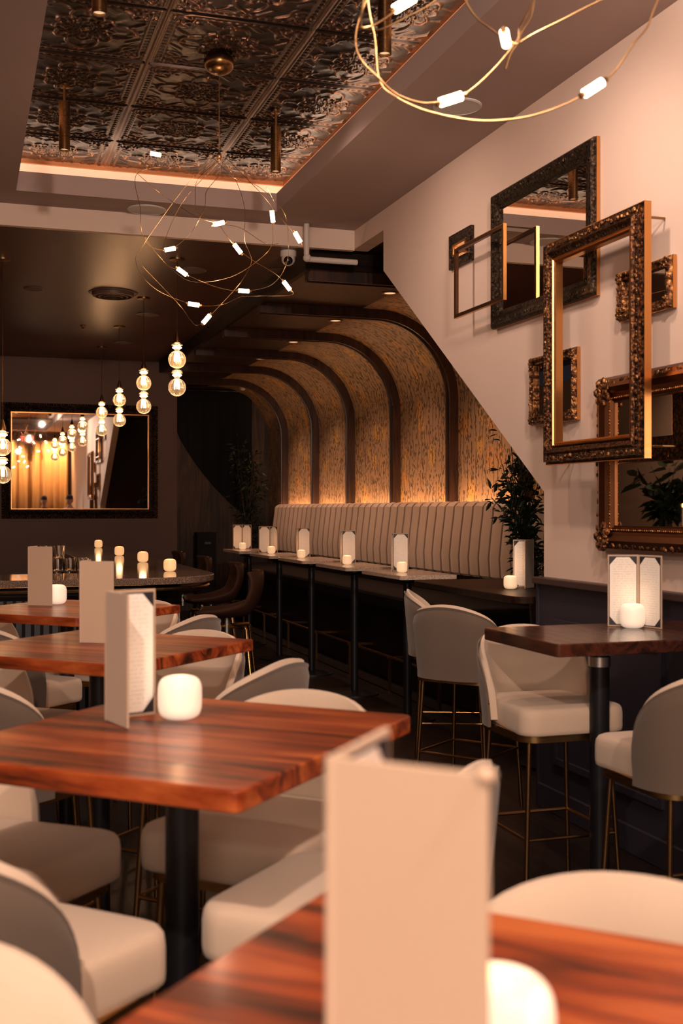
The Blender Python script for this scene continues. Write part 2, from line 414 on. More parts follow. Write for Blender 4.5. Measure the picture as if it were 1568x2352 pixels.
# embossed tin tiles
def tin_h(X, Y):
    u = ((X-.935)/.725) % 1.0; v = ((Y-6.91)/.69) % 1.0
    a = u-.5; b = v-.5; rho = np.hypot(a, b); th = np.arctan2(b, a); m = np.maximum(abs(a), abs(b))
    g = lambda d, s: np.exp(-(d/s)**2)
    h = np.zeros_like(X)
    env = (m < .40)
    p1 = .35*np.abs(np.cos(2*th))**.7; p2 = .24*np.abs(np.sin(2*th))**.7; p3 = .15*np.abs(np.cos(4*th))**.6
    h += env*(.010*g(rho-p1, .013)+.009*g(rho-p2, .012)+.008*g(rho-p3, .010))
    h += .006*env*g(rho-p1*.6, .010)
    h += .004*np.maximum(0, np.cos(8*th))**3*np.exp(-((rho-.2)/.12)**2)
    h += .012*g(rho, .025)
    for cu in (-.5, .5):
        for cv in (-.5, .5):
            q = np.hypot(a-cu*.86, b-cv*.86); t2 = np.arctan2(b-cv*.86, a-cu*.86)
            h += .008*g(q-.13, .012)*env + .007*g(q-.08*(1+.35*np.cos(5*t2)), .010)*(m < .46)+.006*g(q-.2*(1+.12*np.cos(6*t2)), .009)*env
    tt = np.where(abs(a) > abs(b), b, a)
    h += .008*g(m-.415, .008) + .008*g(m-.465, .008)
    h += .007*g(m-.44, .012)*(.5+.5*np.cos(tt*2*PI*18))
    h += .005*env*(m > .3)*np.maximum(0, np.sin(tt*2*PI*7+(m-.3)*40))**2
    h += .005*env*(m > .33)*g(np.sin(tt*2*PI*3)*.05+.36-m, .008)
    h -= .010*(m > .485)
    h += np.where(abs(a) > .478, .022*g(abs(a)-.5, .016), 0)
    return h
def grid(x0, x1, nx, y0, y1, ny, zf, name, m):
    xs = np.linspace(x0, x1, nx); ys = np.linspace(y0, y1, ny); X, Y = np.meshgrid(xs, ys)
    Z = zf(X, Y); co = np.stack([X, Y, Z], -1).reshape(-1, 3)
    i = np.arange((ny-1)*(nx-1)); r, c = i//(nx-1), i % (nx-1); q = r*nx+c
    f = np.stack([q, q+nx, q+nx+1, q+1], -1)
    me = bpy.data.meshes.new(name); me.vertices.add(len(co)); me.vertices.foreach_set('co', co.ravel())
    me.loops.add(f.size); me.loops.foreach_set('vertex_index', f.ravel())
    me.polygons.add(len(f)); me.polygons.foreach_set('loop_start', np.arange(len(f))*4)
    me.polygons.foreach_set('use_smooth', [True]*len(f))
    me.update(calc_edges=True); me.validate(); me.materials.append(m)
    o = bpy.data.objects.new(name, me); link(o); return tag(o, kind='structure')
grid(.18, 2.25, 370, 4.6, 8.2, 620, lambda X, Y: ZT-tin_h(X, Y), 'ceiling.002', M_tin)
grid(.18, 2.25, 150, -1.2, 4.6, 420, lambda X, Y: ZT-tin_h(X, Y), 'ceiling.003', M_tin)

# right wall with its sloping far edge
yd0, yd1 = 5.26, 7.62
poly = [(YN, 0), (yd0, 0), (yd0, 1.59), (yd1, 3.175), (yd1, 3.46), (8.3, 3.46), (8.3, 3.98), (YN, 3.98)]
bm = B(); loft(bm, [[(XR, y, z) for y, z in poly], [(XR+.12, y, z) for y, z in poly]])
struct('wall_right', bm, M_wall)
bm = B(); box(bm, XR-.025, XR, YN, yd0-.0, .12, 1.125)
for i in range(6):
    y1 = yd0-.16-i*1.1; y0 = y1-.94
    for a, b_, c, d in ((y0, y1, .93, .96), (y0, y1, .25, .28), (y0, y0+.03, .28, .93), (y1-.03, y1, .28, .93)):
        box(bm, XR-.042, XR-.025, a, b_, c, d)
box(bm, XR-.035, XR+.13, yd0, yd0+.02, 0, 1.125)
struct('trim_4', bm, M_navy)
struct('trim_5', box(B(), XR-.06, XR, YN, yd0+.02, 1.125, 1.16), m_paint('dado_rail_brown', (.05, .03, .028), .4), bevel=.006)
struct('baseboard_right', box(B(), XR-.04, XR, YN, yd0, 0, .12), M_navy, bevel=.004)
struct('wall_left', box(B(), XL-.1, XL, YN, YF, 0, 3.25), M_leftlite)
struct('trim_6', box(B(), XL-.1, XL+.05, YN, 8.25, 3.25, ZS), M_beam)
struct('wall_near', box(B(), XL, XR+.1, YN-.1, YN, 0, 4.0), M_brownwall)
struct('wall_far', box(B(), XL, 2.7, YF, YF+.12, 0, ZL+.1), M_brownwall)
struct('trim_7', box(B(), 2.64, 2.7, YF+.12, 17.0, 0, ZL), M_panel)
struct('wall_end', box(B(), 2.5, XA+.1, 17.0, 17.1, 0, 3.6), M_panel)
# vaulted alcove: wallpapered wall curving into the ceiling
def vault_profile(r_off=0, x_end=2.5, z0=0):
    P = [(XA-r_off, z0), (XA-r_off, 1.2), (XA-r_off, ZV-RV)]
    for i in range(1, 17):
        a = R(90*i/16); P.append((XA-RV+(RV-r_off)*math.cos(a), ZV-RV+(RV-r_off)*math.sin(a)))
    P.append((3.45, ZV-r_off)); P.append((x_end, ZV-r_off)); return P
bm = B(); uvl = bm.loops.layers.uv.new('UVMap'); P = vault_profile(); S = [0]
for a, b_ in zip(P[:-1], P[1:]): S.append(S[-1]+math.dist(a, b_))
for y0, y1 in ((YV, 17.0),):
    va = [bm.verts.new((x, y0, z)) for x, z in P]; vb = [bm.verts.new((x, y1, z)) for x, z in P]
    for i in range(len(P)-1):
        f = bm.faces.new([va[i], va[i+1], vb[i+1], vb[i]])
        f.material_index = 1 if i >= len(P)-2 else 0
        for lp, (yy, ss) in zip(f.loops, ((y0, S[i]), (y0, S[i+1]), (y1, S[i+1]), (y1, S[i]))): lp[uvl].uv = (yy, ss)
vx = [(XA, 5.1), (XA, YV)]
f = bm.faces.new([bm.verts.new((XA, 5.1, 0)), bm.verts.new((XA, 5.1, 3.46)), bm.verts.new((XA, YV, 3.46)), bm.verts.new((XA, YV, 0))])
for lp, uv in zip(f.loops, ((5.1, 0), (5.1, 3.46), (YV, 3.46), (YV, 0))): lp[uvl].uv = uv
o = struct('wall_alcove', bm, [M_paper, M_ribwood], smooth=True)
o.data.set_sharp_from_angle(angle=R(30))
bm = B(); sp_ = [(2.5, 3.52), (2.5, ZV)] + list(reversed(vault_profile()[2:-2])) + [(XA, 3.52)]
loft(bm, [[(x, YV-.02, z) for x, z in sp_], [(x, YV, z) for x, z in sp_]])
box(bm, 2.46, 2.5, YV-.02, 17.0, ZV-.02, 3.5)
box(bm, 2.55, 2.78, YV-.03, YV-.02, 3.36, 3.43); box(bm, 2.85, 3.5, YV-.03, YV-.02, 3.37, 3.43)
struct('trim_8', bm, M_darkwood)
struct('ceiling_alcove', box(box(B(), XR+.121, XA+.1, 5.0, 8.42, 3.465, 3.52), 2.5, XR+.12, 8.301, 8.42, 3.465, 3.52), M_darkwood).name = 'ceiling.004'
struct('wall_alcove_near', box(B(), XR+.12, XA+.1, 5.0, 5.1, 0, 3.5), M_leftwall)
RIBS = [8.5, 10.0, 11.5, 13.0, 14.45, 15.95]
for i, ry in enumerate(RIBS):
    bm = B(); o_, n_ = vault_profile(0), vault_profile(.085)
    L = [[(ox, ry-.055, oz), (nx, ry-.055, nz), (nx, ry-.035, nz), (nx+(ox-nx)*.25, ry-.03, nz+(oz-nz)*.25), (nx+(ox-nx)*.25, ry+.03, nz+(oz-nz)*.25), (nx, ry+.035, nz), (nx, ry+.055, nz), (ox, ry+.055, oz)] for (ox, oz), (nx, nz) in zip(o_, n_)]
    loft(bm, L); struct('trim_%d' % (9+i), bm, M_ribwood)
for i in range(5):
    ym = (RIBS[i]+RIBS[i+1])/2-.1
    t = thing('recessed_downlight', (3.42, ym, ZV), label='small recessed ceiling light in the dark alcove ceiling, %s bay from the front' % ['first', 'second', 'third', 'fourth', 'fifth'][i], cat='ceiling light', group='alcove downlights')
    obj('trim_ring', lathe(B(), [(.075, 0), (.075, -.008), (.05, -.008), (.05, 0)], 24), M_brassdk, t)
    obj('lens', lathe(B(), [(.048, -.001), (.048, -.004)], 24), M_lens, t)
    spot('downlight_lamp', (3.42, ym, ZV-.02), (3.95, ym, 1.2), 62, 88, (1, .56, .36), .9, .04)

# ------------------------------------------------------------------ bar
ZB = 1.07
def bar_poly(off=0):
    x1 = 1.62-off; y0 = 7.25+off; r = .55-off
    P = [(-2.1, y0), (x1-r, y0)]
    for k in range(1, 12): a = R(-90+90*k/12); P.append((x1-r+r*math.cos(a), y0+r+r*math.sin(a)))
    P += [(x1, y0+r), (x1, 14.3), (.95+off*.0, 14.3), (.95, 7.95), (-2.1, 7.95)]
    return P
t = thing('bar_counter', (0, 0, 0), label='L-shaped bar with a glossy speckled stone top and rounded corner', cat='bar')
obj('countertop', prism(B(), bar_poly(), ZB-.045, ZB), M_stone, t, bevel=.006)
bm = B(); P = bar_poly(.04)[:14]
for a, b_ in zip(P[:-1], P[1:]): tube(bm, [(a[0], a[1], ZB-.075), (b_[0], b_[1], ZB-.075)], .012, 6)
obj('brass_rail', bm, M_gold, t)
bm = B(); prism(bm, bar_poly(.22), 0, ZB-.046); obj('body', bm, M_darkwood, t)
bm = B(); P = [(x/10*1.0, 7.455) for x in range(-20, 9)]
xx = -2.0
while xx < 1.0: box(bm, xx, xx+.035, 7.445, 7.47, .12, .93); xx += .055
yy = 8.0
obj('slatted_panel', bm, M_bluepan, t); bm = B()
while yy < 14.1: box(bm, 1.398, 1.42, yy, yy+.035, .12, .93); yy += .055
obj('slatted_panel', bm, M_bluepan, t)
t = thing('bar_sink_station', (0, 0, 0), label='black metal underbar work shelf behind the stone bar top', cat='shelf')
bm = B(); box(bm, -.2, .93, 7.98, 8.95, .88, .90); box(bm, -.2, -.17, 7.98, 8.95, .90, .98); box(bm, -.2, .93, 8.92, 8.95, .90, .98)
obj('tray', bm, M_black, t)
for x in (-.15, .88):
    for y in (8.0, 8.9): obj('leg', box(B(), x, x+.04, y-.02, y+.02, 0, .88), M_black, t)
# tumblers
bm = B(); lathe(bm, [(.0005, .006), (.030, .006), (.038, .086), (.040, .086), (.033, 0), (.0005, 0)], 14)
tum = obj('tumbler', bm, M_glass, smooth=True, auto=40)
tum['category'] = 'glass'; tum['group'] = 'upturned tumblers stacked behind the bar'
first = True; cnt = 0
pos_n = ['far left', 'left', 'middle', 'right', 'far right']
for tier in range(3):
    for i in range(5):
        for j in range(2):
            if (tier == 2 and i > 1) or (tier == 1 and i == 4): continue
            cnt += 1
            g = tum if first else tum.copy()
            if not first: C.objects.link(g)
            first = False
            g.location = (.52+i*.085+(.01*tier), 8.12+j*.1-.0*i, .99+tier*.0875)
            g['label'] = 'clear tumbler stacked behind the bar, %s tier, %s, %s row' % (['bottom', 'middle', 'top'][tier], pos_n[i], ['front', 'back'][j])
t = thing('glass_rack', (0, 0, 0), label='black mesh rack carrying stacked tumblers behind the bar', cat='rack')
obj('rack', box(B(), .46, .93, 8.06, 8.30, .975, .989), M_black, t)
bm = B()
for x in (.475, .905):
    for y in (8.07, 8.28): box(bm, x, x+.01, y, y+.01, .90, .975)
obj('rack_feet', bm, M_black, t)

# back bar on the left with plant and candlesticks (seen in the baroque mirror)
t = thing('back_bar_cabinet', (0, 0, 0), label='dark wooden back bar cabinet along the left wall', cat='cabinet')
obj('cabinet_body', box(B(), XL+.01, -1.3, 9.2, 13.2, .0, 1.06), M_darkwood, t, bevel=.01)
obj('cabinet_top', box(B(), XL+.01, -1.26, 9.16, 13.24, 1.06, 1.1), M_stone, t, bevel=.005)

# ------------------------------------------------------------------ plants
def leafy(loc, branches, nleaf, spread, leaf_len, label, pot=None, name='potted_tree', seed=1, broad=.32):
    r_ = random.Random(seed); t = thing(name, loc, label=label, cat='plant')
    bm = B(); lv = B()
    for path in branches:
        pts = catmull(path, 6); n = len(pts)
        tube(bm, pts, .01, 6, [max(.003, .014*(1-i/n)) for i in range(n)])
        for _ in range(nleaf):
            k = r_.random()**.7; i = min(n-2, int((.35+.65*k)*(n-1))); p = pts[i].lerp(pts[i+1], r_.random())
            dv = Vector((r_.gauss(0, 1), r_.gauss(0, 1), r_.gauss(-.1, .9))).normalized()
            p = p + dv*r_.random()*spread
            L = leaf_len*r_.uniform(.7, 1.2); side = dv.cross(Vector((r_.random(), r_.random(), 1))).normalized()*L*broad
            nrm = dv.cross(side).normalized()*L*.1
            a = [p, p+dv*L*.3+side*.5-nrm, p+dv*L*.65+side*.42-nrm, p+dv*L, p+dv*L*.65-side*.42-nrm, p+dv*L*.3-side*.5-nrm]
            vv = [lv.verts.new(q) for q in a]; lv.faces.new(vv[:4]); lv.faces.new([vv[0], vv[3], vv[4], vv[5]])
    obj('branches', bm, M_bark, t, smooth=True)
    obj('foliage', lv, M_leaf, t)
    if pot:
        r0, r1, h = pot; obj('pot', lathe(B(), [(r0, 0), (r1, h), (r1-.02, h), (r1-.03, h-.05), (.01, h-.05)], 24), M_pot, t, smooth=True, auto=40)
    return t
tx, ty = 3.66, 7.0
br = []
for i in range(13):
    q = rng.uniform(-.1, .34); zz = rng.uniform(1.55, 2.15)
    lean = .06+.5*max(0, (2.15-zz))*.55
    br.append([(0, 0, .45), (rng.uniform(-.04, .04), .02, 1.0), (-.05-q*.15, .05, 1.35), (-CA*q*.75-.05, SA*q+rng.uniform(-.1, .15), zz)])
leafy((tx, ty, 0), br, 60, .09, .075, 'dark leafy olive tree leaning over the near end of the channelled banquette', (.16, .2, .45), 'olive_tree', 3)
br = [[(0, 0, .45), (rng.uniform(-.05, .05), 0, 1.2), (rng.uniform(-.3, .2), rng.uniform(-.15, .1), rng.uniform(1.7, 2.6))] for _ in range(9)]
leafy((3.95, 16.45, 0), br, 60, .16, .09, 'dark leafy tree in the far corner behind the end of the banquette', (.16, .2, .45), 'olive_tree', 5)
br = [[(0, 0, .14), (rng.uniform(-.03, .03), rng.uniform(-.04, .04), .4), (rng.uniform(-.25, .25), rng.uniform(-.35, .35), rng.uniform(.5, .95))] for _ in range(9)]
leafy((-1.6, 10.7, 1.1), br, 18, .12, .22, 'broad-leaved dark plant on the back bar, seen in the baroque mirror', (.09, .13, .16), 'potted_plant', 8, .6)
def candlestick(x, y, z, h, label):
    t = thing('candlestick', (x, y, z), label=label, cat='candlestick', group='tapers on the back bar')
    obj('holder', lathe(B(), [(.05, 0), (.05, .01), (.012, .03), (.01, h*.5), (.022, h*.52), (.022, h*.58), (.01, h*.6)], 16), M_gold, t, smooth=True, auto=40)
    obj('taper', lathe(B(), [(.011, h*.58), (.010, h)], 10), M_wax, t, smooth=True, auto=40)
    obj('flame', sph(B(), (0, 0, h+.02), .011, 1, 1, 2.2, 8, 6), M_flame, t, smooth=True)
candlestick(-1.45, 10.2, 1.1, .42, 'lit taper candle on brass holder left of the broad-leaved plant, nearest the camera')
candlestick(-1.5, 11.6, 1.1, .30, 'shorter lit taper candle beyond the broad-leaved plant on the back bar')

# ------------------------------------------------------------------ far end
# far mirror
def rect_frame(parent, W, H, prof, mats, name='frame', seg_len=None):
    """frame in local XZ plane facing -Y; prof = [(in from outer edge, out)]"""
    bm = B(); loops = []
    for sx, sz in ((-1, -1), (1, -1), (1, 1), (-1, 1)):
        loops.append([(sx*(W/2-u), -v, sz*(H/2-u)) for u, v in prof])
    n = len(prof); vv = [[bm.verts.new(p) for p in L] for L in loops]
    for i in range(4):
        a, b_ = vv[i], vv[(i+1) % 4]
        for k in range(n): bm.faces.new([a[k], a[(k+1) % n], b_[(k+1) % n], b_[k]])
    return obj(name, bm, mats, parent)
def bumps(parent, W, H, u, v, step, r, mat_, name='carved_ornament', flat=.6, corner=0, seed=2, jit=.25):
    bm = B(); q = random.Random(seed); hw, hh = W/2-u, H/2-u
    runs = [((-hw, -hh), (hw, -hh)), ((hw, -hh), (hw, hh)), ((hw, hh), (-hw, hh)), ((-hw, hh), (-hw, -hh))]
    for a, b_ in runs:
        L = math.dist(a, b_); n = max(2, int(L/step))
        for i in range(n):
            k = i/n; x = a[0]+(b_[0]-a[0])*k; z = a[1]+(b_[1]-a[1])*k
            rr = r*(1+.35*math.sin(i*1.9))*q.uniform(1-jit, 1+jit)
            ico(bm, (x+q.uniform(-1, 1)*r*jit*2, -v, z+q.uniform(-1, 1)*r*jit*2), rr, Matrix.Diagonal((1, flat, 1, 1)), 1)
    if corner:
        for sx in (-1, 1):
            for sz in (-1, 1):
                for k in range(14):
                    a = 2*PI*k/14; rad = corner*(.30+.25*(k % 2))
                    ico(bm, (sx*(W/2-corner*.75)+rad*math.cos(a), -v-.004, sz*(H/2-corner*.75)+rad*math.sin(a)), corner*.23, Matrix.Diagonal((1, .55, 1, 1)), 1)
    return obj(name, bm, mat_, parent, smooth=True)
mx0, mx1, mz0, mz1 = .46, 2.44, 1.385, 2.86
t = thing('framed_mirror', ((mx0+mx1)/2, YF-.004, (mz0+mz1)/2), label='large wide mirror in a dark carved frame on the far brown wall', cat='mirror')
W_, H_ = mx1-mx0, mz1-mz0
rect_frame(t, W_, H_, [(0, 0), (0, .03), (.02, .045), (.05, .03), (.09, .05), (.105, .05), (.115, .02), (.115, 0)], M_dkframe)
bumps(t, W_, H_, .012, .045, .03, .007, M_brassdk, 'beading', jit=.02)
bumps(t, W_, H_, .065, .04, .04, .013, M_dkframe, 'carved_ornament')
rect_frame(t, W_-.23, H_-.23, [(0, 0), (0, .024), (.012, .024), (.012, 0)], M_giltsm, 'inner_lip')
obj('glass', box(B(), -W_/2+.115, W_/2-.115, -.012, -.002, -H_/2+.115, H_/2-.115), M_mirror, t)
# black swag
bm = B(); prof = []
for i in range(25):
    k = i/24; X = 2.98+(4.12-2.98)*k; zl = 2.68-1.36*(k**.8)-.12*math.sin(PI*k)*.5
    prof.append((X, zl))
a = [bm.verts.new((X, 16.93+.02*math.sin(X*26), 3.24)) for X, z in prof]; b_ = [bm.verts.new((X, 16.93+.03*math.sin(X*26), z)) for X, z in prof]
a2 = [bm.verts.new((X, 16.97, 3.24)) for X, z in prof]; b2 = [bm.verts.new((X, 16.97, z)) for X, z in prof]
for i in range(24):
    bm.faces.new([a[i], a[i+1], b_[i+1], b_[i]]); bm.faces.new([a2[i], b2[i], b2[i+1], a2[i+1]]); bm.faces.new([b_[i], b_[i+1], b2[i+1], b2[i]]); bm.faces.new([a[i], a2[i], a2[i+1], a[i+1]])
bm.faces.new([a[0], b_[0], b2[0], a2[0]]); bm.faces.new([a[-1], a2[-1], b2[-1], b_[-1]])
tag(obj('black_curtain', bm, M_matblack), 'black curtain swept down in a curve on the far end wall', 'curtain')
bm = B(); tube(bm, [(2.75, 16.96, 3.27), (4.3, 16.96, 3.27)], .02, 8); obj('curtain_rod', bm, M_black); tag(bpy.data.objects['curtain_rod'], 'dark rod above the swept black curtain', 'curtain rod')
t = thing('storage_cabinet', (3.33, 16.55, 0), label='tall narrow black cabinet in front of the far wooden wall', cat='cabinet')
obj('body', box(B(), -.14, .14, -.12, .12, 0, 1.17), M_matblack, t, bevel=.008)
obj('label_plate', box(B(), -.03, .06, -.126, -.12, 1.0, 1.03), M_disc_dk, t)
p = at_z(410, 1052, 1.95)
t = thing('sconce', (2.79, 16.2, 2.2), label='small dark sconce on the wooden wall beside the black curtain', cat='wall light')
obj('back_plate', box(B(), -.088, -.07, -.04, .04, -.06, .06), M_brassdk, t)
obj('shade', lathe(B(), [(.02, -.06), (.05, .06), (.045, .06), (.015, -.055)], 16), M_brassdk, t, smooth=True, auto=40)
point('sconce_lamp', (2.79, 16.2, 2.32), 1.5, AMBER, .02)

# ------------------------------------------------------------------ banquette
XF = 4.12; BY0, BY1 = 7.75, 15.75
t = thing('banquette', (0, 0, 0), label='long cream banquette with a vertically channelled back along the wallpapered alcove', cat='banquette')
pathp = [(XF+.24, BY0-.01)]
for k in range(0, 9): a = R(-80+80*k/8); pathp.append((XF+.24-.24*math.sin(a+PI/2)**1.0, BY0+.24+.24*math.sin(a)))
yy = BY0+.24
while yy < BY1: yy += .2; pathp.append((XF, yy))
# resample path every .2 m
def resample(P, step):
    P = [Vector((*p, 0)) for p in P]; out = [P[0]]; need = step
    for a, b_ in zip(P[:-1], P[1:]):
        L = (b_-a).length; pos = 0
        while L-pos >= need:
            pos += need; out.append(a+(b_-a)*(pos/L)); need = step
        need -= (L-pos)
    return out
RP = resample(pathp, .2)
bm = B(); fine = []
for i in range(len(RP)-1):
    a, b_ = RP[i], RP[i+1]; tg = (b_-a).normalized(); nr = Vector((-tg.y, tg.x, 0))
    for k in range(12):
        s_ = k/12; bul = .030*(math.sin(PI*s_)**.7)
        fine.append((a.lerp(b_, s_)+nr*bul, nr, bul))
fine.append((RP[-1], nr, 0))
zs = [(.93, .0, 1), (.95, .02, 1), (1.1, .03, 1), (1.3, .01, 1), (1.45, -.01, 1), (1.52, -.015, .9), (1.55, -.04, .6), (1.562, -.075, .3), (1.555, -.12, 0), (1.2, -.13, 0), (.93, -.13, 0)]
loops = []
for p, nr, bul in fine:
    loops.append([Vector((p.x, p.y, 0))-nr*bul*(1-m_)+nr*o_ + Vector((0, 0, z+(bul*.35 if 1.5 < z < 1.57 else 0))) for z, o_, m_ in zs])
loft(bm, loops); obj('channelled_back', bm, M_leather_c, t, smooth=True, auto=35)
bm = B(); mp_ = fine[::12]  # brown tubes put the shade of the grooves into colour
for p, nr, bul in mp_[1:-1]:
    tube(bm, [Vector((p.x, p.y, 0))+nr*(o_+.014)+Vector((0, 0, z)) for z, o_, m_ in zs[:8]], .0065, 6)
obj('groove_shade_strips', bm, m_fabric('groove_shade_brown', (.33, .225, .16), .8, 300), t, smooth=True)['label'] = 'dark strips standing in for shade in the grooves between the channels'
bm = B(); box(bm, XF-.62, XF, BY0+.1, BY1, .62, .76); obj('seat', bm, M_seatdk, t, bevel=.03)
bm = B(); box(bm, XF-.55, XF+.12, BY0, BY1, 0, .62); box(bm, XF+.005, XF+.12, BY0+.3, BY1, .62, .93); obj('base', bm, M_darkwood, t, bevel=.01)
bm = B(); tube(bm, [(3.35, 7.6, .28), (3.35, 15.6, .28)], .012, 10)
for k in range(8): box(bm, 3.33, XF-.55, 7.9+k*1.05, 7.93+k*1.05, .26, .28)
for k in range(8): box(bm, 3.34, 3.36, 7.9+k*1.05, 7.93+k*1.05, 0, .26)
obj('foot_rail', bm, M_brassdk, t)

# ------------------------------------------------------------------ tables
ZTB = 1.05
def ped_table(name, x, y, w, l, rz, m, label, cat='table', group=None, th=.038, br=.24, edge=0.0, round_=.02, off=(0, 0), pr=.034):
    t = thing(name, (x, y, 0), rz, label, cat, group)
    P = rrect(w/2, l/2, round_, 4)
    q = random.Random(hash(name) % 7+int(y*10))
    bm = B(); prism(bm, P, ZTB-th, ZTB); obj('tabletop', bm, m, t, bevel=.004)
    obj('post', lathe(B(), [(pr, .02), (pr, ZTB-.08), (.10, ZTB-.06), (.10, ZTB-th-.001)], 20, *off), M_black, t, smooth=True, auto=40)
    obj('base', lathe(B(), [(br, 0), (br, .012), (.06, .03), (.04, .035)], 32, *off), M_black, t, smooth=True, auto=40)
    return t
TB = [(.42, .79), (.42, 2.32), (.43, 3.9), (.45, 5.42)]
tl = ['nearest walnut high table, filling the bottom of the photo under the large blank menu',
      'walnut high table with a big glowing white lantern and half-open menu',
      'walnut high table with one closed tan menu, between the lantern table and the back table',
      'small-looking walnut high table at the left, nearest the bar, with a lantern and brown menu']
for i, (x, y) in enumerate(TB):
    a, b_ = (.76, .70) if i == 1 else (.75, .75)
    ped_table('high_table', x, y, a, b_, R(47 if i == 1 else 45), M_table, tl[i], 'table', 'walnut high tables down the middle')
bt = ped_table('high_table', 2.33, 3.73, .90, .58, 0, M_table2, 'dark walnut high table against the right wall under the frames', th=.045, off=(-.13, -.02), pr=.036)
o = obj('metal_collar', lathe(B(), [(.040, .93), (.040, .965)], 20, -.13, -.02), M_steel, bt, smooth=True, auto=40); o['label'] = 'bright metal collar'
ped_table('alcove_table', 3.13, 6.1, .86, 1.5, 0, M_darkwood, 'dark wooden high table inside the alcove below the sloping wall edge', round_=.08, off=(.2, 0))
MT = [(3.02, 7.72), (3.02, 8.9), (3.02, 10.12), (3.02, 11.25), (3.02, 12.55)]
ordn = ['nearest', 'second', 'third', 'fourth', 'farthest']
for i, (x, y) in enumerate(MT):
    ped_table('stone_table', x, y, .42, .82, 0, M_marble, 'small pale stone-topped table before the banquette, %s of five' % ordn[i], 'table', 'stone tables along the banquette', th=.03, br=.2, pr=.03)

# ------------------------------------------------------------------ stools
def make_stool():
    t = thing('bar_stool', (0, 0, 0))
    # seat cushion, front towards +Y
    bm = B(); hx, hy = .212, .215; L = []
    for z, s_ in ((.682, .975), (.686, .995), (.70, 1.0), (.745, 1.0), (.764, .99), (.774, .965), (.779, .92), (.784, .75), (.786, .4)):
        L.append([(x*s_*(1 if y > 0 else 1-.16*min(1, -y/.15)), y*s_+.01, z) for x, y in rrect(hx, hy, .06, 6)])
    loft(bm, L); obj('seat', bm, M_cream, t, smooth=True, auto=60)
    # shell
    def shell(rin, rout, z0f, topf, name, m, th_max=80, nz=10, puff=0):
        bm = B(); n = 36; A = []; 
        def rad(th): return 1.0
        rows_o, rows_i = [], []
        for i in range(n+1):
            u_ = -1+2*i/n; th = R(th_max)*math.copysign(1-(1-abs(u_))**1.5, u_); c, s_ = math.cos(th), math.sin(th)
            top = topf(th); ro, ri = [], []
            for k in range(nz+1):
                kz = k/nz; z = z0f+(top-z0f)*kz
                lean = .030*max(0, (z-.70)/.35)
                # superellipse plan, flatter sides
                e = 3.0; den = (abs(c)**e+abs(s_)**e)**(1/e)
                fo = (rout+lean)/den; fi = (rin+lean)/den
                if k == nz: fo, fi = fo-.010, fi+.006
                yo = -.015
                ro.append((s_*fo, -c*fo+yo, z)); ri.append((s_*fi, -c*fi+yo, z))
            rows_o.append(ro); rows_i.append(ri)
        vo = [[bm.verts.new(p) for p in r_] for r_ in rows_o]; vi = [[bm.verts.new(p) for p in r_] for r_ in rows_i]
        for i in range(n):
            for k in range(nz):
                bm.faces.new([vo[i][k], vo[i+1][k], vo[i+1][k+1], vo[i][k+1]]); bm.faces.new([vi[i][k], vi[i][k+1], vi[i+1][k+1], vi[i+1][k]])
            bm.faces.new([vo[i][nz], vo[i+1][nz], vi[i+1][nz], vi[i][nz]]); bm.faces.new([vo[i][0], vi[i][0], vi[i+1][0], vo[i+1][0]])
        for i in (0, n):
            for k in range(nz): bm.faces.new([vo[i][k], vo[i][k+1], vi[i][k+1], vi[i][k]])
        return obj(name, bm, m, t, smooth=True, auto=50)
    def topf(th):
        k = abs(th)/R(80); return .775+.265*(max(0, 1-k**2.1))**.5
    shell(.188, .214, .70, topf, 'backrest', M_cream)
    shell(.2145, .224, .672, lambda th: topf(th)-.012, 'outer_back', M_taupe)['label'] = 'taupe outer back'
    # band
    bm = B(); P = rrect(.205, .205, .08, 6); Q = rrect(.19, .19, .07, 6)
    loft(bm, [[(x, y, .655) for x, y in P], [(x, y, .684) for x, y in P], [(x, y, .684) for x, y in Q], [(x, y, .655) for x, y in Q], [(x, y, .655) for x, y in P]], cap0=False, cap1=False)
    obj('brass_band', bm, M_gold, t, smooth=True, auto=40)
    def lp(sx, sy, z): k = 1-z/.66; return (sx*(.165+.032*k), sy*(.165+.032*k), z)
    for sx in (-1, 1):
        for sy in (-1, 1):
            obj('leg', tube(B(), [lp(sx, sy, 0), lp(sx, sy, .66)], .0095, 10), M_brassdk, t, smooth=True, auto=40)
    bm = B(); c = [(1, 1), (-1, 1), (-1, -1), (1, -1)]
    for i in range(4): tube(bm, [lp(*c[i], .30), lp(*c[(i+1) % 4], .30)], .007, 8)
    obj('footrest', bm, M_brassdk, t, smooth=True, auto=40)
    return t
st0 = make_stool(); used = [False]
def stool(x, y, az, label, group='cream bar stools'):
    # az: facing direction measured from +Y towards +X
    s_ = st0 if not used[0] else dup(st0)
    used[0] = True; s_.location = (x, y, 0); s_.rotation_euler = (0, 0, -R(az)); tag(s_, label, 'bar stool', group)
G = 'cream and taupe bar stools'
stool(.64, 1.09, 225, 'cream bar stool whose curved back rises at the lower right beyond the nearest table', G)
stool(.06, 1.12, 135, 'bar stool at the lower left corner with only its pale back rim showing', G)
stool(.70, 2.08, -45, 'bar stool hidden behind the big blank menu, its cream seat to the left of it', G)
stool(.67, 2.66, 225, 'bar stool behind the right corner of the lantern table, cream back facing the camera', G)
stool(.05, 2.0, 45, 'bar stool at left edge, grey outer back and cream seat before the lantern table', G)
stool(.05, 2.62, 135, 'bar stool at the left edge under the lantern table, facing the camera', G)
stool(.77, 3.60, -45, 'bar stool turned away, grey rounded back just beyond the lantern table', G)
stool(.71, 4.20, 225, 'bar stool with cream inner back showing below the edge of the middle walnut table', G)
stool(.13, 3.60, 45, 'bar stool with grey curved back at the left edge, before the middle walnut table', G)
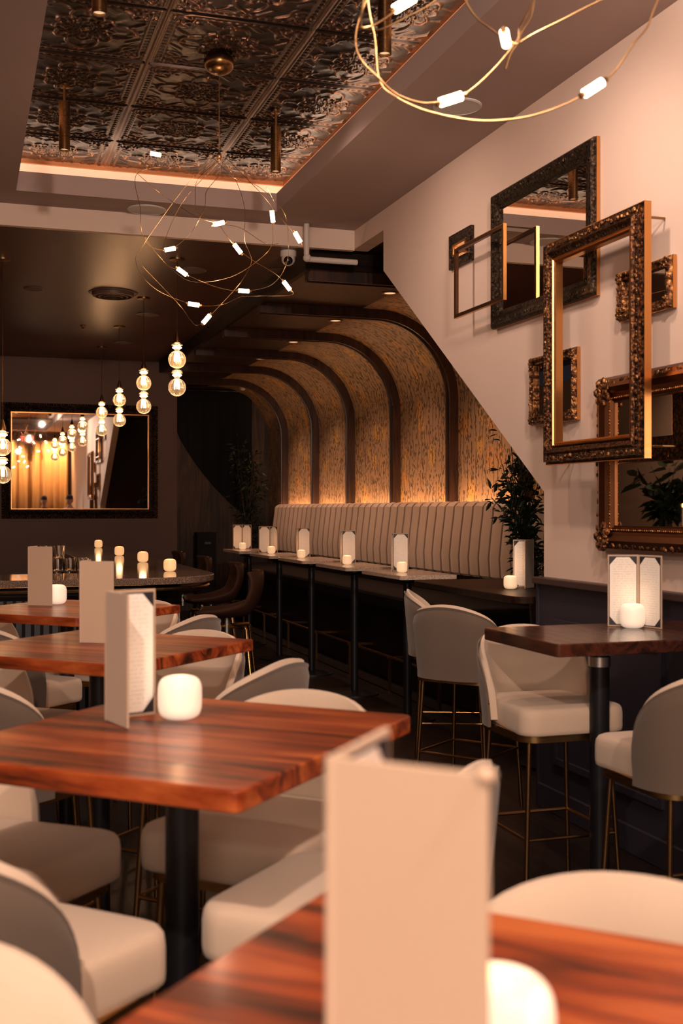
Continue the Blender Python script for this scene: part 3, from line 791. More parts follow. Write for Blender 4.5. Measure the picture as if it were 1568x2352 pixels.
stool(.13, 4.22, 135, 'bar stool at the left edge on the far side of the middle walnut table', G)
stool(.82, 5.16, -45, 'small-looking bar stool with grey rounded back right of the table nearest the bar', G)
stool(.74, 5.72, 225, 'bar stool with cream back showing under the right corner of the table nearest the bar', G)
stool(.20, 5.05, 45, 'bar stool with cream seat before the table nearest the bar', G)
stool(.16, 5.72, 135, 'bar stool on the far left side of the table nearest the bar', G)
stool(2.12, 3.95, 180, 'cream bar stool facing the camera behind the post of the wall table', G)
stool(2.13, 3.08, 0, 'bar stool at the right edge with large taupe back and bright cream seat', G)
stool(2.40, 5.30, 52, 'bar stool with full taupe back turned to the camera at the alcove table', G)
stool(2.66, 6.13, 112, 'bar stool seen side-on, left of the taupe-backed stool at the alcove table', G)

# brown leather bar stools
def leather_stool():
    t = thing('leather_bar_stool', (0, 0, 0))
    bm = B(); n = 14; m = 12; vv = []
    for i in range(n+1):          # bucket: i along from front edge to back top
        k = i/n; row = []
        if k < .45: y = .22-.40*(k/.45); z = .75-.02*math.sin(PI*k/.45); w_ = .21+.03*k
        else:
            q = (k-.45)/.55; y = -.18-.07*q-.03*math.sin(PI*q); z = .75+.31*q**.9; w_ = .235
        for j in range(m+1):
            u = -1+2*j/m; lift = .10*abs(u)**3*(1-abs(k-.5)*1.6 if k < .5 else 1-(k-.5)*2)
            curl = .09*abs(u)**2.5*(max(0, k-.3)/.7)
            row.append((u*w_, y+curl, z+max(0, lift)))
        vv.append([bm.verts.new(p) for p in row])
    for i in range(n):
        for j in range(m): bm.faces.new([vv[i][j], vv[i][j+1], vv[i+1][j+1], vv[i+1][j]])
    o = obj('seat_shell', bm, M_leather, t, smooth=True)
    md = o.modifiers.new('solid', 'SOLIDIFY'); md.thickness = .035; md.offset = 0
    sm = o.modifiers.new('sub', 'SUBSURF'); sm.levels = 1; sm.render_levels = 1
    obj('swivel_post', lathe(B(), [(.03, .60), (.03, .73)], 14), M_steel, t, smooth=True, auto=40)
    for a in (45, 135, 225, 315):
        c, s_ = math.cos(R(a)), math.sin(R(a))
        bm = B(); tube(bm, [(c*.02, s_*.02, .655), (c*.2, s_*.2, .655), (c*.215, s_*.215, .64), (c*.31, s_*.31, 0)], .014, 8); obj('leg', bm, M_gold, t, smooth=True, auto=50)
    bm = B()
    for i in range(4):
        a0, a1 = R(45+90*i), R(135+90*i); tube(bm, [(.27*math.cos(a0), .27*math.sin(a0), .25), (.27*math.cos(a1), .27*math.sin(a1), .25)], .009, 8)
    obj('footrest', bm, M_brassdk, t, smooth=True)
    return t
l0 = leather_stool(); l0.location = (1.82, 8.25, 0); l0.rotation_euler = (0, 0, R(72))
tag(l0, 'brown leather bar stool with gold legs, nearest of the row at the stone bar', 'bar stool', 'leather stools at the bar')
for (x, y, a, lb) in ((1.95, 9.45, 85, 'brown leather bar stool behind the nearest one at the stone bar'), (1.95, 10.75, 88, 'third brown leather bar stool along the stone bar'), (1.95, 12.1, 90, 'farthest brown leather bar stool along the stone bar')):
    dup(l0, (x, y, 0), R(a), lb)

# ------------------------------------------------------------------ menus
MW, MH = .118, .275
def make_menu(openA, openB, w_=MW):
    t = thing('menu', (0, 0, 0))
    for ang, inner in ((-openA, 1), (openB, -1)):
        M = Matrix.Rotation(R(ang), 4, 'Z')
        bm = B(); box(bm, .002, w_, -.0025, .0025, 0, MH); c = obj('cover', bm, M_cover, t, bevel=.001); c.matrix_local = M
        s_ = inner
        def yb(d): return sorted((s_*.0026, s_*(.0026+d)))
        bm = B(); y0, y1 = yb(.0006); box(bm, .008, w_-.005, y0, y1, .006, MH-.006); l_ = obj('liner', bm, M_liner, c)
        x0, x1, z0, z1, ch = .010, w_-.007, .009, MH-.009, .026
        pl = [(x0+ch, z0), (x1-ch, z0), (x1, z0+ch*1.15), (x1, z1-ch*1.15), (x1-ch, z1), (x0+ch, z1), (x0, z1-ch*1.15), (x0, z0+ch*1.15)]
        bm = B(); y0 = s_*.0033; y1 = s_*.0040
        loft(bm, [[(x, y0, z) for x, z in pl], [(x, y1, z) for x, z in pl]]); p_ = obj('page', bm, M_page, c); p_['label'] = 'white printed page with clipped corners'
    obj('spine', lathe(B(), [(.004, 0), (.004, MH)], 10), M_cover, t, smooth=True, auto=40)
    return t
m_t2 = make_menu(48, 48)
def menu(proto, x, y, rz, label, z=ZTB, first=False, group='menus standing on the tables'):
    o = proto if first else dup(proto)
    o.location = (x, y, z+.001); o.rotation_euler = (0, 0, R(rz)); tag(o, label, 'menu', group); return o
menu(m_t2, .29, 2.50, -27, 'half-open tan menu with a bright white page, left of the big lantern', first=True)
fm = menu(m_t2, .246, .777, 2, 'big out-of-focus tan menu cover standing closest to the camera')
obj('corner_cap', sph(B(), (MW*.98*math.cos(R(-48)), MW*.98*math.sin(R(-48)), MH-.001), .0075, 1, 1, .8, 12, 8), M_cover, fm, smooth=True)
menu(m_t2, .375, 3.98, 20, 'tan menu cover alone on the middle walnut table')
menu(m_t2, .29, 5.60, 20, 'darker tan menu on the walnut table nearest the bar')
m_open = make_menu(62, 62)
def face_cam(x, y): return math.degrees(math.atan2(-y, -x))
menu(m_open, 2.46, 3.86, 221, 'menu opened wide towards the camera on the wall table', first=True)
m_nar = make_menu(27, 27); menu(m_nar, 3.12, 5.99, 192, 'menu with brown cover and narrow page on the dark alcove table', first=True)
mm = [(2.98, 7.92, face_cam(3.1, 7.86)+46, m_t2), (2.985, 9.13, face_cam(3.08, 9.08)+44, m_t2), (2.985, 10.46, face_cam(3.08, 10.42)+44, m_t2), (3.01, 11.58, face_cam(3.08, 11.6)-22, m_open), (3.01, 12.84, face_cam(3.08, 12.8), m_open)]
for i, (x, y, a, pr) in enumerate(mm):
    menu(pr, x, y, a, 'menu standing behind the glowing candle on the %s stone table' % ordn[i])

# ------------------------------------------------------------------ lanterns
def squircle(m, hw, h, name='glowing_lantern'):
    t = thing(name, (0, 0, 0)); bm = B(); L = []; n = 20
    for i in range(n+1):
        a = -PI/2+PI*i/n; e = .52
        rr = hw*(abs(math.cos(a))**e); z = h/2+h/2*math.copysign(abs(math.sin(a))**e, math.sin(a))
        if rr < hw*.30: continue
        L.append((rr, z))
    L.append((hw*.50, h-.002)) if False else None
    top = L[-1]; L += [(hw*.42, h-.004), (hw*.34, h-.022), (.002, h-.026)]
    L = [(.002, 0.001)]+L
    lathe(bm, L, 36); obj('lantern_body', bm, m, t, smooth=True, auto=70)
    obj('flame_bulb', sph(B(), (0, 0, h-.018), .006, 1, 1, 1.4, 8, 6), M_flame, t, smooth=True)
    return t
c_w = squircle(M_candle_w, .047, .093); c_s = squircle(M_candle_s, .039, .076); c_a = squircle(M_candle_a, .044, .085)
fl = {}
def lantern(proto, p, label, z=ZTB, pw=0, col=(1, .68, .42)):
    o = proto if id(proto) not in fl else dup(proto)
    fl[id(proto)] = 1; o.location = (p[0], p[1], z+.001); tag(o, label, 'lantern', 'glowing rounded lanterns')
    if pw: point('lantern_light', (p[0], p[1], z+.13), pw, col, .03)
p = at_z(413, 1652, ZTB); lantern(c_w, p, 'large glowing white lantern beside the half-open menu', pw=.08)
lantern(c_w, (.247+.14, .777+.03), 'blurred glowing lantern right behind the nearest menu at the bottom', pw=.1)
bpy.data.objects[-1] if False else None
p = at_z(130, 1388, ZTB); lantern(c_w, p, 'glowing lantern beside the menu on the table nearest the bar', pw=.08)
p = at_z(1452, 1443, ZTB); lantern(c_w, p, 'glowing lantern in front of the open menu on the wall table', pw=.05)
p = at_z(1172, 1353, ZTB); lantern(c_s, p, 'glowing candle lantern on the dark alcove table', pw=.3, col=AMBER)
for i, (x, y) in enumerate([(2.97, 7.70), (2.97, 8.94), (2.97, 10.28), (2.97, 11.38), (2.97, 12.65)]):
    lantern(c_s, (x, y), 'glowing candle lantern on the %s stone table by the banquette' % ordn[i], pw=.3, col=AMBER)
for i, ((x, y), lb) in enumerate(zip([(390, 1312), (328, 1291), (274, 1276), (226, 1258)], ['nearest of four', 'second from the rounded end', 'small amber one, third', 'farthest'])):
    p = at_z(x, y, ZB); lantern(c_a, (p.x, p.y), 'glowing lantern on the stone bar top, %s' % lb, z=ZB, pw=.3, col=AMBER)

# ------------------------------------------------------------------ frames on the right wall
def wall_rect(x0, x1, yl0, yl1, off):
    a = at_x(x0, yl0, XR-off); b_ = at_x(x0, yl1, XR-off); c = at_x(x1, 1170, XR-off)
    return c.y, a.y, b_.z, a.z          # ynear, yfar, zbottom, ztop
def wall_frame(name, x0, x1, yt, yb, off, prof, m, label, cat, glass=None, depth_in=None, **kw):
    y0, y1, z0, z1 = wall_rect(x0, x1, yt, yb, off)
    t = thing(name, (XR-off, (y0+y1)/2, (z0+z1)/2), -PI/2, label, cat)
    W_, H_ = y1-y0, z1-z0
    rect_frame(t, W_, H_, prof, m, 'frame')
    iw = prof[-1][0]
    if glass: obj('mirror_glass', box(B(), -W_/2+iw-.002, W_/2-iw+.002, -.012, -.003, -H_/2+iw-.002, H_/2-iw+.002), glass, t)
    if kw.get('edge'): rect_frame(t, W_+.006, H_+.006, [(0, .001), (0, kw['edge']), (.003, kw['edge']), (.003, .001)], M_giltsm, 'gilt_edge')
    return t, W_, H_
# local -Y of the thing faces -X of the room
M1 = [(0, 0), (0, .03), (.012, .042), (.05, .035), (.07, .02), (.085, .024), (.085, 0)]
t, W_, H_ = wall_frame('framed_mirror', 1140, 1377, 453, 757, .003, M1, M_silver, 'tall mirror in a dark silver carved frame, highest on the right wall', 'mirror', M_mirror, edge=.018)
bumps(t, W_, H_, .03, .036, .022, .010, M_silver)
M2 = [(0, 0), (0, .02), (.03, .03), (.055, .018), (.055, 0)]
t, W_, H_ = wall_frame('small_framed_mirror', 1037, 1088, 545, 622, .003, M2, M_dkframe, 'small square dark-framed mirror, leftmost on the right wall', 'mirror', M_mirror)
rect_frame(t, W_-.13, H_-.13, [(0, 0), (0, .026), (.012, .026), (.012, 0)], M_giltsm, 'inner_lip')
M3 = [(0, 0), (0, .02), (.018, .02), (.018, 0)]
t, W_, H_ = wall_frame('picture_frame', 1050, 1163, 574, 731, .10, M3, m_metal('thin_gilt', (.14, .07, .035), .35), 'thin plain empty frame overlapping the tall silver mirror', 'picture frame', edge=.02)
bm = B()
for sx in (-1, 1): tube(bm, [(sx*(W_/2-.01), 0, H_/2-.01), (sx*(W_/2-.01), .098, H_/2-.01)], .004, 6)
obj('wall_bracket', bm, M_brassdk, t)
M4 = [(0, 0), (0, .018), (.006, .020), (.006, .034), (.012, .036), (.012, .055), (.045, .05), (.055, .062), (.066, .05), (.085, .036), (.09, .042), (.102, .03), (.102, 0)]
t, W_, H_ = wall_frame('picture_frame', 1268, 1495, 565, 1068, .10, M4, M_giltdk, 'large empty gilt frame carved with scrolls, standing off the right wall', 'picture frame', edge=.034)
bumps(t, W_, H_, .028, .052, .014, .009, M_gilt, jit=.5)
bm = B()
for sx in (-1, 1):
    for sz in (-1, 1): tube(bm, [(sx*(W_/2-.05), 0, sz*(H_/2-.05)), (sx*(W_/2-.05), .098, sz*(H_/2-.05))], .006, 6)
obj('wall_bracket', bm, M_brassdk, t)
rect_frame(t, W_-.166, H_-.166, [(0, .03), (0, .046), (.005, .048), (.009, .040), (.013, .043), (.020, .036), (.020, .0)], M_giltsm, 'inner_gilt_lip')
M5 = [(0, 0), (0, .02), (.014, .04), (.028, .028), (.037, .03), (.044, .012), (.044, 0)]
t, W_, H_ = wall_frame('ornate_mirror', 1430, 1553, 630, 740, .003, M5, M_gilt, 'small ornate gilt mirror at the far right behind the large empty frame', 'mirror', M_mirror, edge=.018)
bumps(t, W_, H_, .013, .036, .013, .007, M_gilt, corner=.036)
t, W_, H_ = wall_frame('ornate_mirror', 1228, 1332, 825, 978, .003, M5, M_gilt, 'small ornate gilt mirror with dark glass, left of the large empty frame', 'mirror', M_mirror, edge=.018)
bumps(t, W_, H_, .013, .036, .013, .007, M_gilt, corner=.036)
M7 = [(0, 0), (0, .03), (.015, .05), (.05, .06), (.075, .045), (.09, .03), (.10, .034), (.112, .02), (.118, .02), (.118, 0)]
y0, y1, z0, z1 = wall_rect(1388, 1620, 872, 1265, .003); z0 = at_x(1388, 1265, XR).z; z1 = at_x(1388, 872, XR).z
t = thing('baroque_mirror', (XR-.003, y1-.5, (z0+z1)/2), -PI/2, 'largest baroque mirror with heavy copper-gilt frame, low at the right edge', 'mirror')
W_, H_ = 1.0, z1-z0
rect_frame(t, W_, H_, M7, m_metal('copper_gilt', (.17, .07, .03), .32), 'frame')
obj('mirror_glass', box(B(), -W_/2+.116, W_/2-.116, -.012, -.003, -H_/2+.116, H_/2-.116), M_mirror, t)
bumps(t, W_, H_, .03, .05, .017, .011, M_gilt, corner=.09, seed=4); bumps(t, W_, H_, .098, .034, .014, .0045, M_giltsm, 'beading', jit=.02)

# ------------------------------------------------------------------ ceiling fittings
def disc(x, y, Z, rad, m, label, name='ceiling_speaker', rings=0, cat='ceiling speaker'):
    p = at_z(x, y, Z); t = thing(name, (p.x, p.y, Z), label=label, cat=cat)
    obj('bezel', lathe(B(), [(rad, -.0005), (rad, -.006), (rad*.93, -.010), (rad*.93, -.0005)], 36), m, t, smooth=True, auto=40)
    obj('grille', lathe(B(), [(rad*.925, -.001), (rad*.925, -.007), (.001, -.008)], 36), m, t, smooth=True, auto=40)
    if rings:
        bm = B()
        for k in range(rings):
            r_ = rad*(.85-.22*k); lathe(bm, [(r_, -.006), (r_*.97, -.035-.004*k), (r_*.86, -.04-.004*k), (r_*.88, -.006)], 36)
        obj('vent_ring', bm, m, t, smooth=True, auto=40)
    return t
disc(1050, 243, ZS, .128, M_disc, 'round white ceiling speaker right of the tray, above the wall frames')
disc(337, 481, ZS, .135, M_disc, 'round white ceiling speaker in front of the beam')
disc(440, 620, ZL, .12, M_disc_dk, 'round brown speaker beside the nearest glass pendant canopy')
disc(340, 722, ZL, .12, M_disc_dk, 'round brown speaker beyond the second pendant canopy')
disc(283, 787, ZL, .12, M_disc_dk, 'round brown speaker farthest back on the low ceiling')
disc(260, 672, ZL, .22, M_disc_dk, 'large round ringed air vent on the low brown ceiling', 'air_vent', 3, 'air vent')
disc(77, 662, ZL, .085, M_disc_dk, 'small round fitting at the left of the low ceiling', 'recessed_fitting', 0, 'ceiling fitting')
disc(640, 621, ZL, .09, M_disc_dk, 'small round fitting beside the security camera', 'recessed_fitting', 0, 'ceiling fitting')
p = at_z(190, 747, ZL); t = thing('sprinkler_head', (p.x, p.y, ZL), label='tiny sprinkler head on the low brown ceiling', cat='sprinkler')
obj('body', lathe(B(), [(.03, 0), (.03, -.004), (.01, -.02), (.01, -.04), (.02, -.043)], 12), M_brassdk, t)
def dome_cam(x, y, Z, label, r=.06):
    p = at_z(x, y, Z); t = thing('security_camera', (p.x, p.y, Z), -AZ, label, 'security camera')
    obj('mount', lathe(B(), [(r, 0), (r*1.0, -.035), (r*.9, -.045)], 28), M_white, t, smooth=True, auto=40)
    obj('housing', sph(B(), (0, 0, -.06), r*.86, u=24, v=14), M_white, t, smooth=True)
    obj('lens_dome', sph(B(), (0, -.022, -.072), r*.62, u=20, v=12), mat('dark_dome', (.01, .01, .012), .08), t, smooth=True)
dome_cam(662, 577, ZL, 'white dome security camera hanging at the beam')
t = thing('security_camera', (3.8, 16.2, 3.30), 0, 'small pale security camera high in the far corner', 'security camera')
obj('mount', lathe(B(), [(.05, .03), (.05, -.03), (.04, -.04)], 20), M_white, t, smooth=True, auto=40); obj('housing', sph(B(), (0, -.02, -.055), .045, u=16, v=10), M_white, t, smooth=True)
# conduit
bm = B(); pts = [(2.40, 8.17, ZS), (2.40, 8.17, 3.38), (2.405, 8.172, 3.352), (2.425, 8.175, 3.345), (2.46, 8.18, 3.345), (2.795, 8.18, 3.345)]
tube(bm, pts, .021, 12); t = obj('conduit_pipe', bm, M_conduit, smooth=True, auto=60); tag(t, 'white bent conduit pipe dropping from the ceiling towards the right wall', 'pipe')
obj('elbow', sph(B(), (2.405, 8.172, 3.352), .03, u=16, v=10), M_conduit, t, smooth=True)
# cylinder spots
def cyl_light(x, yb, label, r=.031, L=.27):
    # bottom of the cylinder seen at (x, yb)
    Zb = ZT-.02-.085-L; p = at_z(x, yb, Zb)
    t = thing('cylinder_downlight', (p.x, p.y, ZT), label=label, cat='ceiling light', group='brass cylinder downlights')
    obj('stem', lathe(B(), [(.03, -.005), (.03, -.02), (.008, -.022), (.008, -.115)], 16), M_brassdk, t, smooth=True, auto=40)
    obj('cylinder', lathe(B(), [(.012, -.10), (r, -.105), (r, -.105-L), (r*.85, -.105-L), (r*.8, -.09-L)], 28), m_cyl, t, smooth=True, auto=40)
    obj('lamp_lens', lathe(B(), [(r*.8, -.095-L), (.001, -.0951-L)], 20), M_lens, t)
    spot('cylinder_lamp', (p.x, p.y, ZT-.13-L), (p.x, p.y, 0), 42, 75, WARM, .7, .03)
m_cyl = m_metal('brushed_brass', (.22, .12, .05), .28)
cyl_light(148, 345, 'brass cylinder downlight at the left of the tin ceiling')
cyl_light(633, 395, 'brass cylinder downlight at the far right corner of the tin ceiling')
cyl_light(883, 125, 'brass cylinder downlight behind the near chandelier wires')
cyl_light(228, 32, 'brass cylinder downlight cut by the top edge of the photo')
# glass pendants
def make_pendant(drop):
    t = thing('glass_pendant', (0, 0, 0)); z0 = -drop
    obj('canopy', lathe(B(), [(.001, 0), (.06, 0), (.06, -.012), (.008, -.016)], 24), M_brassdk, t, smooth=True, auto=40)
    obj('cord', tube(B(), [(0, 0, -.01), (0, 0, z0+.44)], .003, 6), M_brassdk, t)
    obj('socket', lathe(B(), [(.008, z0+.50), (.014, z0+.47), (.026, z0+.43), (.026, z0+.415)], 16), M_brassdk, t, smooth=True, auto=40)
    for zc in (z0+.285, z0+.07):
        obj('lit_ring', lathe(B(), [(.018, zc+.125), (.042, zc+.118), (.044, zc+.110), (.024, zc+.104)], 24), M_amberglass, t, smooth=True, auto=40)
        obj('lit_disc', lathe(B(), [(.022, zc+.104), (.036, zc+.098), (.036, zc+.090), (.022, zc+.084)], 24), M_glow, t, smooth=True, auto=40)
        P = [(.024, zc+.082)]
        for k in range(1, 12): a = PI/2-PI*k/12*.97; P.append((.0665*math.cos(a)+.0, zc+.07*math.sin(a)))
        P.append((.010, zc-.069)); bm = B(); lathe(bm, P, 96, flute=.045, nfl=16); obj('ribbed_globe', bm, M_amberglass, t, smooth=True)
        obj('inner_bulb', lathe(B(), [(.012, zc+.05), (.016, zc+.02), (.012, zc-.01)], 12), M_glow, t, smooth=True)
    obj('lower_ring', lathe(B(), [(.02, z0+.205), (.038, z0+.198), (.038, z0+.188), (.02, z0+.18)], 24), M_amberglass, t, smooth=True, auto=40)
    return t
pd = make_pendant(3.45-2.38)
pn = ['nearest and largest of the row', 'second of the row', 'third of the row', 'farthest of the row, over the mirror']
for i, y in enumerate((8.95, 10.7, 12.45, 14.1)):
    o = pd if i == 0 else dup(pd)
    o.location = (1.58, y, ZL); tag(o, 'amber ribbed double-globe glass pendant over the bar, %s' % pn[i], 'pendant lamp', 'glass pendants over the bar')
    point('pendant_lamp', (1.58, y-.10, 2.62), 3.5, AMBER, .05)
pd2 = make_pendant(3.45-1.70); pd2.location = (.29, 9.37, ZL); tag(pd2, 'amber double-globe glass pendant hanging lower at the left edge, in front of the mirror', 'pendant lamp', 'glass pendants over the bar')
point('pendant_lamp', (.29, 9.25, 2.0), 3.5, AMBER, .05)

# wire chandeliers: local x = to the right of the view, y = away, z = up, in metres from the hub
def chandelier(loc, curves, tubes, label, canopy_dz, wr, lamp_w, big=1.0, zrot=-AZ):
    t = thing('wire_chandelier', loc, zrot, label, 'chandelier', 'wire loop chandeliers with light tubes')
    obj('canopy', sph(B(), (0, 0, canopy_dz-.05), .082, 1, 1, .72, 28, 14), m_cyl, t, smooth=True)
    obj('cable', tube(B(), [(0, 0, canopy_dz-.10), (0, 0, .0)], .0022, 6), M_wire, t)
    obj('hub', sph(B(), (0, 0, 0), .014, 1, 1, 1.6, 12, 8), M_wire, t, smooth=True)
    for cv in curves:
        obj('wire_loop', tube(B(), catmull(cv, 10), wr, 6), M_wire, t, smooth=True)
    for p, d in tubes:
        p = Vector(p); d = Vector(d).normalized(); L = .030
        tb = obj('light_tube', tube(B(), [p-d*L, p-d*L*.95, p+d*L*.95, p+d*L], .011, 12, [.008, .0115, .0115, .008]), M_bulb, t, smooth=True)
        for q_ in (1, -1): obj('end_cap', tube(B(), [p+d*L*q_, p+d*(L+.012)*q_], .007, 8), M_wire, tb)
    return t
HB = at_z(503, 150, 3.84); hub = Vector((HB.x, HB.y, 3.36)); DH = hub.x*SA+hub.y*CA; sxp = DH/FPX
def C1(P, dd):   # photo sketch of a loop, given real depth
    out = []
    for i, (x, y) in enumerate(P):
        dep = dd[0]+(dd[1]-dd[0])*i/(len(P)-1)+.16*math.sin(i*1.3)
        k = (DH+dep)/DH
        out.append(((x-503)*sxp*k+0, dep, (360-y)*sxp*k+ (hub.z-HZ)*(k-1)))
    return out
loops = [
 ([(503,362),(430,420),(330,560),(320,607),(365,665),(443,700),(500,701),(548,683),(600,681),(672,678),(651,657),(620,630),(578,602),(545,572),(515,540),(485,507)], (-.1,.2)),
 ([(503,362),(400,470),(360,590),(416,625),(470,650),(510,665),(550,669),(610,660),(650,635),(667,600),(662,560),(650,490),(600,430),(555,410),(503,362)], (.25,-.2)),
 ([(345,545),(375,595),(420,635),(460,648),(505,647),(550,630),(600,590),(625,560),(632,515),(630,498),(625,470),(600,430)], (-.3,.1)),
 ([(320,610),(400,700),(430,735),(455,748),(479,734),(505,700),(545,650),(575,605),(580,580),(570,550),(560,470),(530,400),(503,362)], (.1,-.1)),
 ([(503,362),(400,380),(315,400),(330,480),(335,540),(350,570),(382,573),(420,550),(450,522),(470,475),(465,440),(490,400),(503,362)], (-.15,.2)),
 ([(503,362),(440,410),(435,450),(450,490),(502,514),(540,525),(590,560),(625,560)], (.2,.3)),
 ([(344,355),(420,352),(503,362),(560,400),(620,455),(655,505),(690,546)], (.3,-.3)),
 ([(320,395),(360,440),(410,475),(455,500),(502,514)], (-.2,.15)),
]
cur = [C1(P, dd) for P, dd in loops]
tb = []
for x, y, dx, dy, li in ((344,355,1,.1,6),(502,514,1,-.3,7),(630,498,.1,1,2),(690,546,.6,1,6),(382,573,1,-.25,4),(545,572,.8,1,0),(416,625,1,.7,1),(550,669,1,0,1),(651,657,.8,1,0),(443,700,1,.1,0),(479,734,.7,-.9,3)):
    P, dd = loops[li]; i = min(range(len(P)), key=lambda k: math.dist(P[k], (x, y)))
    q = cur[li][i]; tb.append(((q[0], q[1], q[2]), (dx, .3, -dy)))
chandelier(hub, cur, tb, 'gold wire chandelier of looping strands and small glowing tubes, hanging below the tin ceiling', ZT-hub.z, .0014, 0)
point('chandelier_lamp', (hub.x, hub.y, hub.z-.42), 10, WARM, .05)
D2 = 2.7; s2 = D2/FPX
h2 = Vector((( (1180-784)*s2)*CA+D2*SA, -((1180-784)*s2)*SA+D2*CA, 3.36))
def C2(P, dd):
    out = []
    for i, (x, y) in enumerate(P):
        dep = dd[0]+(dd[1]-dd[0])*i/(len(P)-1); k = (D2+dep)/D2
        out.append(((x-784)*s2*k-(1180-784)*s2, dep, (1170-y)*s2*k+HZ-h2.z))
    return out
lp2 = [
 ([(1180,-640),(980,-420),(850,-80),(862,100),(872,185),(905,220),(985,256),(1100,277),(1210,268),(1300,238),(1362,202),(1410,165),(1455,100),(1495,40),(1520,-120),(1400,-420),(1180,-640)], (0,.1)),
 ([(1180,-640),(1000,-300),(820,60),(880,190),(960,235),(1035,228),(1085,203),(1150,140),(1200,70),(1226,0),(1230,-200),(1180,-640)], (-.1,.3)),
 ([(1035,-60),(1085,30),(1125,65),(1160,88),(1190,100),(1195,60),(1225,0),(1290,-150),(1180,-640)], (.2,-.15)),
 ([(1160,160),(1190,100),(1300,40),(1400,-10),(1560,-80),(1500,-350),(1180,-640)], (.25,.1)),
 ([(1180,-640),(900,-200),(830,30),(850,60),(928,8),(1000,-60),(1035,-200),(1180,-640)], (-.2,.15)),
 ([(820,62),(870,68),(930,40),(1000,0),(1100,-100),(1180,-640)], (.3,.2))]
cur2 = [C2(P, dd) for P, dd in lp2]; tb2 = []
for x, y, dx, dy, li in ((1362,202,1,-.7,0),(1035,228,1,-.4,1),(1160,88,.5,.3,2),(928,8,1,-.7,4)):
    P, dd = lp2[li]; i = min(range(len(P)), key=lambda k: math.dist(P[k], (x, y))); tb2.append((cur2[li][i], (dx, .25 if li != 2 else 2.0, -dy)))
for q in ((-.3, -.2, -.35), (.3, .2, -.3), (.1, -.3, -.25), (.25, -.15, -.55), (-.1, .3, -.5)):
    pass
chandelier(h2, cur2, tb2, 'nearer gold wire chandelier with glowing tubes, blurred at the top right', ZT-h2.z, .0024, 0)
point('chandelier_lamp', (h2.x, h2.y, h2.z-.5), 12, PEACH, .05)

# ------------------------------------------------------------------ behind the camera (seen in the far mirror)
bm = B(); va, vb = [], []; n = 300
for i in range(n+1):
    x = .62+(XR-.1-.62)*i/n; y = YN+.16+.10*math.sin(x*2*PI/.29+.8*math.sin(x*3))
    va.append(bm.verts.new((x, y, .02))); vb.append(bm.verts.new((x, y, 3.35)))
for i in range(n): bm.faces.new([va[i], va[i+1], vb[i+1], vb[i]])
o = obj('curtain', bm, M_curtain, smooth=True); md = o.modifiers.new('solid', 'SOLIDIFY'); md.thickness = .006
tag(o, 'floor-length gold curtain in deep folds, reflected in the far mirror', 'curtain')
t = thing('exit_sign', (1.62, YN+.36, 3.38), 0, 'red lit exit sign above the gold curtain, reflected in the far mirror', 'exit sign')
obj('housing', box(B(), -.17, .17, -.02, .02, -.11, .11), M_white, t, bevel=.005)
cu = bpy.data.curves.new('exit_text', 'FONT'); cu.body = 'EXIT'; cu.size = .17; cu.align_x = 'CENTER'; cu.align_y = 'CENTER'; cu.extrude = .003
tmp = bpy.data.objects.new('exit_text', cu); link(tmp); bpy.context.view_layer.update()
tm = bpy.data.meshes.new_from_object(tmp.evaluated_get(bpy.context.evaluated_depsgraph_get())); bpy.data.objects.remove(tmp)
tm.materials.clear(); tm.materials.append(M_exit); to = bpy.data.objects.new('exit_lettering', tm); link(to); to.parent = t; to.location = (0, .024, 0); to.rotation_euler = (PI/2, 0, PI)
obj('hanger', box(B(), -.01, .01, -.01, .01, .11, ZS-3.38), M_white, t)

bm = B(); box(bm, -2.1, .5, YN, YN+.012, .85, 2.65); o = struct('added_window_1', bm, mat('added_window_glass', (.5, .42, .36), .15))  # unseen window, added to go with the front fill light
bm = B()
for a, b_, c, d in ((-2.15, .55, .80, .86), (-2.15, .55, 2.64, 2.70), (-2.15, -2.09, .86, 2.64), (.49, .55, .86, 2.64), (-.83, -.77, .86, 2.64)): box(bm, a, b_, YN+.0, YN+.05, c, d)
struct('trim_15', bm, M_black)  # frame of the added window
